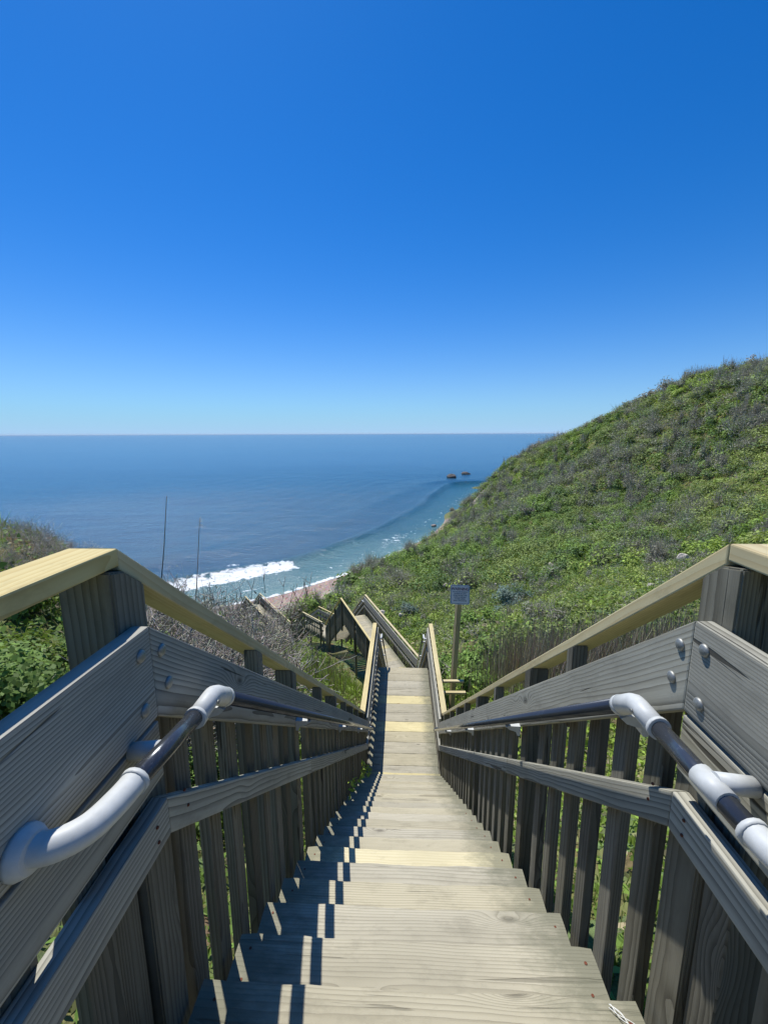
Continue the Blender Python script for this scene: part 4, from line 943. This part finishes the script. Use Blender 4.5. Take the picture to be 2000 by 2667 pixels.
# tall dry stalks against the sea
for (bx, by, tx, ty, F, lab, rad) in ((412, 1510, 434, 1292, 6.0, 'tall straight dark dry stalk standing against the sea', .009), (502, 1560, 520, 1350, 6.5, 'tall thin dry stalk with a frayed seed head against the sea', .008)):
    a = atY(bx, by+90, F); b = atY(tx, ty, F); m_ = (a+b)/2+Vector((.015, 0, 0)); P_ = smooth_path([a-a, m_-a, b-a], 6); nP = len(P_)
    t = thing('dry_stalk', lab, 'plant', a)
    me = bm_mesh(tube_mesh(P_, [rad*(1-.6*i/nP) for i in range(nP)], 6), 'stalk'); cl = me.color_attributes.new('tint', 'FLOAT_COLOR', 'POINT'); cl.data.foreach_set('color', [.12, .09, .06, 1]*len(me.vertices))
    link('stem', me, M_TWIG, Matrix.Translation(a), t)
    if 'seed' in lab:
        n_ = 26; P0 = np.repeat([list(b-a)], n_, 0)-RS.uniform(0, .12, (n_, 1))*np.array([[.1, 0, 1]]); v_ = npmesh('seed_head', *sticks(P0, P0+RS.normal(size=(n_, 3))*.03+np.array([.02, 0, -.01]), .0016, .0007, jit(np.array([.4, .34, .24]), n_)))
        link('seed_head', v_, M_TWIG, Matrix.Translation(a), t)
# thin rising twigs in front of the beach
for i, (bx, by, tx, ty, F) in enumerate([(745, 1660, 800, 1500, 7), (770, 1640, 815, 1490, 8), (720, 1640, 745, 1500, 7.5), (690, 1640, 690, 1480, 8), (650, 1640, 660, 1510, 7), (860, 1600, 835, 1660, 9), (730, 1650, 775, 1520, 7.2)]):
    a = atY(bx, by, F); b = atY(tx, ty, F); n_ = 5; mid = np.array([list(a+(b-a)*(k/n_)+Vector((math.sin(k*2+i)*.02, 0, 0))) for k in range(n_+1)])
    A_ = list(mid[:-1]); B_ = list(mid[1:])
    for k in range(1, n_): A_.append(mid[k]); B_.append(mid[k]+RS.normal(size=3)*.08+np.array([0, 0, .14]))
    o = link('bare_twig', npmesh('twig', *sticks(np.array(A_), np.array(B_), .006, .003, jit(np.array([.16, .10, .07]), len(A_)))), M_TWIG)
    tag(o, 'thin reddish bare twig rising in front of the beach', 'twig', 'thin twigs in front of the beach')

def on_ground(px, py, lift=.3):
    F = np.geomspace(8, 180, 400); P = [atY(px, py, f) for f in F]; g = ground([p.x for p in P], [p.y for p in P]); hit = np.where(np.array([p.z for p in P]) < g+lift)[0]
    return P[hit[0]] if len(hit) else P[-1]
# ------------------------------------------------------------------ rocks
def rock_mesh(seed, sx, sy, sz, amp=.25):
    bm = bmesh.new(); bmesh.ops.create_icosphere(bm, subdivisions=4, radius=1); rs = np.random.RandomState(seed)
    pl = rs.normal(size=(14, 3)); pl /= np.linalg.norm(pl, axis=1)[:, None]; dd = rs.uniform(.55, .95, 14)
    from mathutils import noise as mn
    for v in bm.verts:
        c = np.array(v.co); k = (pl@c); over = k-dd; j = over.argmax()
        if over[j] > 0: c = c-pl[j]*over[j]*.85
        f = 1+amp*.35*mn.noise(Vector(c*2.2+seed)); c = c*f; v.co = (c[0]*sx, c[1]*sy, c[2]*sz)
    return bm_mesh(bm, 'rock')
M_ROCK = simple('pale_rock', (.52, .46, .39), .9, .2, 0, 1.5, .45, .6)
M_ROCKD = simple('sea_boulder', (.115, .10, .085), .8, .3, 0, .6, .6, .8)
M_ROCKP = simple('pink_granite', (.26, .20, .17), .9, .2, 0, 2, .3, .6)
for i, (px, py, w_px, lab) in enumerate([(1176, 1243, 27, 'larger brown boulder standing in the sea, nearer of two'), (1213, 1234, 24, 'dark flat boulder in the sea, further of two'), (1129, 1368, 15, 'small pink rock awash close to the shore'), (1200, 1258, 4, 'tiny pale rock between boulder and headland')]):
    p = atZ(px, py, SEA+.3); D = (p-CAM).dot(FWD); w_ = w_px/F_PX*D/2
    o = link('boulder', rock_mesh(i+3, w_*1.05, w_*.9, w_*(.62 if i != 1 else .45)), M_ROCKD if i < 2 else M_ROCKP, Matrix.Translation((p.x, p.y, SEA+w_*.12))); tag(o, lab, 'boulder')
for i, (px, py, F, w_px, lab) in enumerate([(1778, 1452, 38, 27, 'pale angular boulder on the green slope right of the stairs'), (1436, 1472, 42, 22, 'broken whitish rock in the grass left of the pale boulder'), (1160, 1524, 36, 14, 'small white rock just left of the warning sign'), (1537, 1368, 60, 11, 'lone small pale rock high on the slope'),
        (995, 1598, 30, 20, 'flat pale rock in the grass beyond the boardwalk railing'), (1043, 1602, 30, 11, 'small pale rock beside the flat one beyond the boardwalk'), (1700, 1530, 26, 30, 'pale rock half buried among dry reeds below the yellow rail'), (1517, 1544, 28, 9, 'tiny white rock in the meadow'), (1290, 1522, 38, 8, 'little tan rock on the slope right of the sign'), (1480, 1268, 95, 7, 'tiny pale rock far up the slope'), (1905, 1165, 70, 8, 'tiny white stone high on the right slope')]):
    c = on_ground(px, py, .75 if F > 34 else .4); D = (c-CAM).dot(FWD); w_ = w_px/F_PX*D/2
    o = link('rock', rock_mesh(i+20, w_*1.1, w_*.9, w_), M_ROCK, Matrix.Translation((c.x, c.y, c.z-w_*.1)) @ Matrix.Rotation(i*1.1, 4, 'Z')); tag(o, lab, 'rock')
# beach stones: stuff
x = []; cnt = 2600
sx_, sy_b = scatter(50, 135, 1.6, -40, 15); zz = ground(sx_, sy_b); dsb = -dist_shore(sx_, sy_b); _, bb = gcol(sx_, sy_b, zz); m = (dsb > -.5) & (dsb < 17) & (bb > .5); sx_, sy_b, zz, dsb = sx_[m], sy_b[m], zz[m], dsb[m]
keep = RS.uniform(size=len(sx_)) < np.where(dsb < 8, 1, .3); sx_, sy_b, zz = sx_[keep], sy_b[keep], zz[keep]
ns = len(sx_); oc = np.array([(1, 0, 0), (0, 1, 0), (-1, 0, 0), (0, -1, 0), (0, 0, 1.0)]); szs = RS.uniform(.12, .45, ns)**1.3
V = (np.c_[sx_, sy_b, zz][:, None]+oc[None]*szs[:, None, None]*RS.uniform(.6, 1.2, (ns, 5, 1))*np.array([1, 1, .6])).reshape(-1, 3)
Fc = (np.arange(ns)[:, None, None]*5+np.array([(0, 1, 4), (1, 2, 4), (2, 3, 4), (3, 0, 4)])[None]).reshape(-1, 3)
cc = np.repeat(jit(np.array([.40, .27, .22]), ns, .35), 5, 0)
o = link('beach_pebbles', npmesh('pebbles', V, Fc, cc), M_TWIG); tag(o, 'reddish stones strewn over the beach', 'pebbles', kind='stuff')

# ------------------------------------------------------------------ warning sign
base = atY(1176, 1838, 8.1); top = atY(1197, 1528, 8.1)
gz = ground([base.x], [base.y])[0]
t = thing('warning_sign', 'white square warning sign with dark red heading on a tall yellow-green timber post', 'sign', (base.x, base.y, min(gz, base.z)))
lean = (top-base); bz = base-lean.normalized()*.7
X_ = lean.normalized(); Y_ = Vector((math.cos(.35), math.sin(.35), 0)); Y_ = (Y_-X_*Y_.dot(X_)).normalized(); Z_ = X_.cross(Y_)
bm = bmesh.new(); bmesh.ops.create_cube(bm, size=1); Lp = (top-bz).length
for v in bm.verts: v.co = Vector((v.co.x*Lp, v.co.y*.094, v.co.z*.094))
bmesh.ops.bevel(bm, geom=list(bm.edges), offset=.004, segments=1, affect='EDGES')
c = (top+bz)/2
W_SIGN = wood('treated_sign_post', (.30, .25, .11), (.46, .38, .18), (.54, .47, .25), crack=.3, ringmix=.4, bstr=.3, tintvar=.1)
link('post', bm_mesh(bm, 'post'), W_SIGN, Matrix(((X_.x, Y_.x, Z_.x, c.x), (X_.y, Y_.y, Z_.y, c.y), (X_.z, Y_.z, Z_.z, c.z), (0, 0, 0, 1))), t)
# face panel facing the stairs, slightly rotated
pc = atY(1198, 1549, 8.0); S = .375
rx = Vector((1, .06, 0)).normalized(); rx = (rx - Vector((0, 0, .055))).normalized(); nz = Vector((0, -1, .34)); nz = (nz-rx*nz.dot(rx)).normalized(); ry = nz.cross(rx)
MS = Matrix(((rx.x, ry.x, nz.x, pc.x), (rx.y, ry.y, nz.y, pc.y), (rx.z, ry.z, nz.z, pc.z), (0, 0, 0, 1)))
def rrect(w_, h_, r, th, z0):
    bm = bmesh.new(); pts = []
    for cx, cy, a0 in ((w_/2-r, h_/2-r, 0), (-w_/2+r, h_/2-r, 90), (-w_/2+r, -h_/2+r, 180), (w_/2-r, -h_/2+r, 270)):
        for k in range(5): a = R(a0+k*22.5); pts.append((cx+r*math.cos(a), cy+r*math.sin(a)))
    a = [bm.verts.new((x, y, z0)) for x, y in pts]; b = [bm.verts.new((x, y, z0+th)) for x, y in pts]; n_ = len(pts)
    bm.faces.new(a[::-1]); bm.faces.new(b)
    for i in range(n_): bm.faces.new((a[i], a[(i+1) % n_], b[(i+1) % n_], b[i]))
    return bm_mesh(bm, 'panel')
pn = link('sign_panel', rrect(S, S*1.0, .03, .004, 0), M_ALU, MS, t)
link('border', rrect(S-.022, S-.022, .024, .002, .004), M_SIGNK, MS, pn)
link('face', rrect(S-.036, S-.036, .019, .002, .0062), M_SIGNW, MS, pn)
def text(body, size, y, mat, wdt):
    cu = bpy.data.curves.new('lettering', 'FONT'); cu.body = body; cu.size = size; cu.align_x = 'CENTER'; cu.align_y = 'CENTER'; cu.extrude = .0006; cu.offset = size*.02
    tmp = bpy.data.objects.new('tmp', cu); me = bpy.data.meshes.new_from_object(tmp); bpy.data.objects.remove(tmp); me.materials.clear(); me.materials.append(mat)
    o = bpy.data.objects.new('lettering', me); COL.objects.link(o); o.parent = pn
    est = len(body)*size*.60; o.matrix_basis = Matrix.Translation((0, y, .0092)) @ Matrix.Diagonal((wdt/est, 1, 1, 1))
text('WARNING', .078, .108, M_SIGNR, .30)
for i, ln in enumerate(['YOU ARE NOW ENTERING', 'AN AREA OF CLIFFS', 'BEYOND THIS POINT THERE', 'SLOPE IS UNSTABLE', 'IT IS STEEP, SLIPPERY,', 'ENTER AT YOUR OWN RISK']): text(ln, .027, .052-i*.034, M_SIGNK, .27 if i % 2 else .29)
# stub timbers tying the post to the boardwalk railing
for yy, zz_ in ((7.9, -4.93), (7.62, -5.0)):
    board('brace', S0, (.70, yy, zz_), (1.22, yy+.03, zz_), (0, .07, 0), .038, W_NEW, t)

# twine at the near right tread end
P = []
for k in range(4):
    q = [random.uniform(-.016, .016) for _ in range(8)]; P.append([(.52+q[0]*.4, .925+q[1]*.3, Z0+.003), (.535+q[2]*.5, .905+q[3]*.5, Z0+.008), (.552+q[4], .880+q[5], Z0+.005+abs(q[6])*.5), (.562+q[6], .862+q[7], Z0+.004)])
tw = thing('twine', 'frayed white twine at the right end of the nearest step', 'twine', (.55, .9, Z0))
for a in P: tube('strand', S0, a, .0011, M_TWINE, tw, curve=True, seg=6)
# weeds poking through the left railing onto the steps
for (yy, n_) in ((4.6, 14), (5.6, 20), (5.95, 18), (3.9, 6)):
    zf = Z0-(RISE/RUN)*(yy-Y0)-.05; P = np.c_[-.60+RS.uniform(-.06, .10, n_), yy+RS.uniform(-.1, .1, n_), zf+RS.uniform(.02, .22, n_)]
    o = link('weed_foliage', npmesh('weed', *leaves(P, .035, jit(PAL['bright']*1.3, n_), .6, 2.4)), M_LEAF); tag(o, 'sprig of weeds pushing through the left railing low on the upper flight', 'weed', 'weeds poking through the left railing')
HZ = bpy.data.meshes.new('haze'); bm = bmesh.new(); bmesh.ops.create_cube(bm, size=1)
for v in bm.verts: v.co = Vector((v.co.x*130000, v.co.y*130000, -45+(v.co.z+.5)*75))
bm.to_mesh(HZ); bm.free(); s = NT('haze'); pv = s.n("VolumePrincipled"); pv.inputs['Density'].default_value = .000018; pv.inputs['Color'].default_value = (.86, .95, 1, 1)
s.t.links.new(pv.outputs[0], s.o.inputs[1]); o = link('haze', HZ, s.m); tag(o, 'pale sea haze thickening towards the horizon', 'haze', kind='stuff')
print('twig', [len(t[0].polygons) for t in TW]); print('objects', len(bpy.data.objects), 'polys', sum(len(m.polygons) for m in bpy.data.meshes))
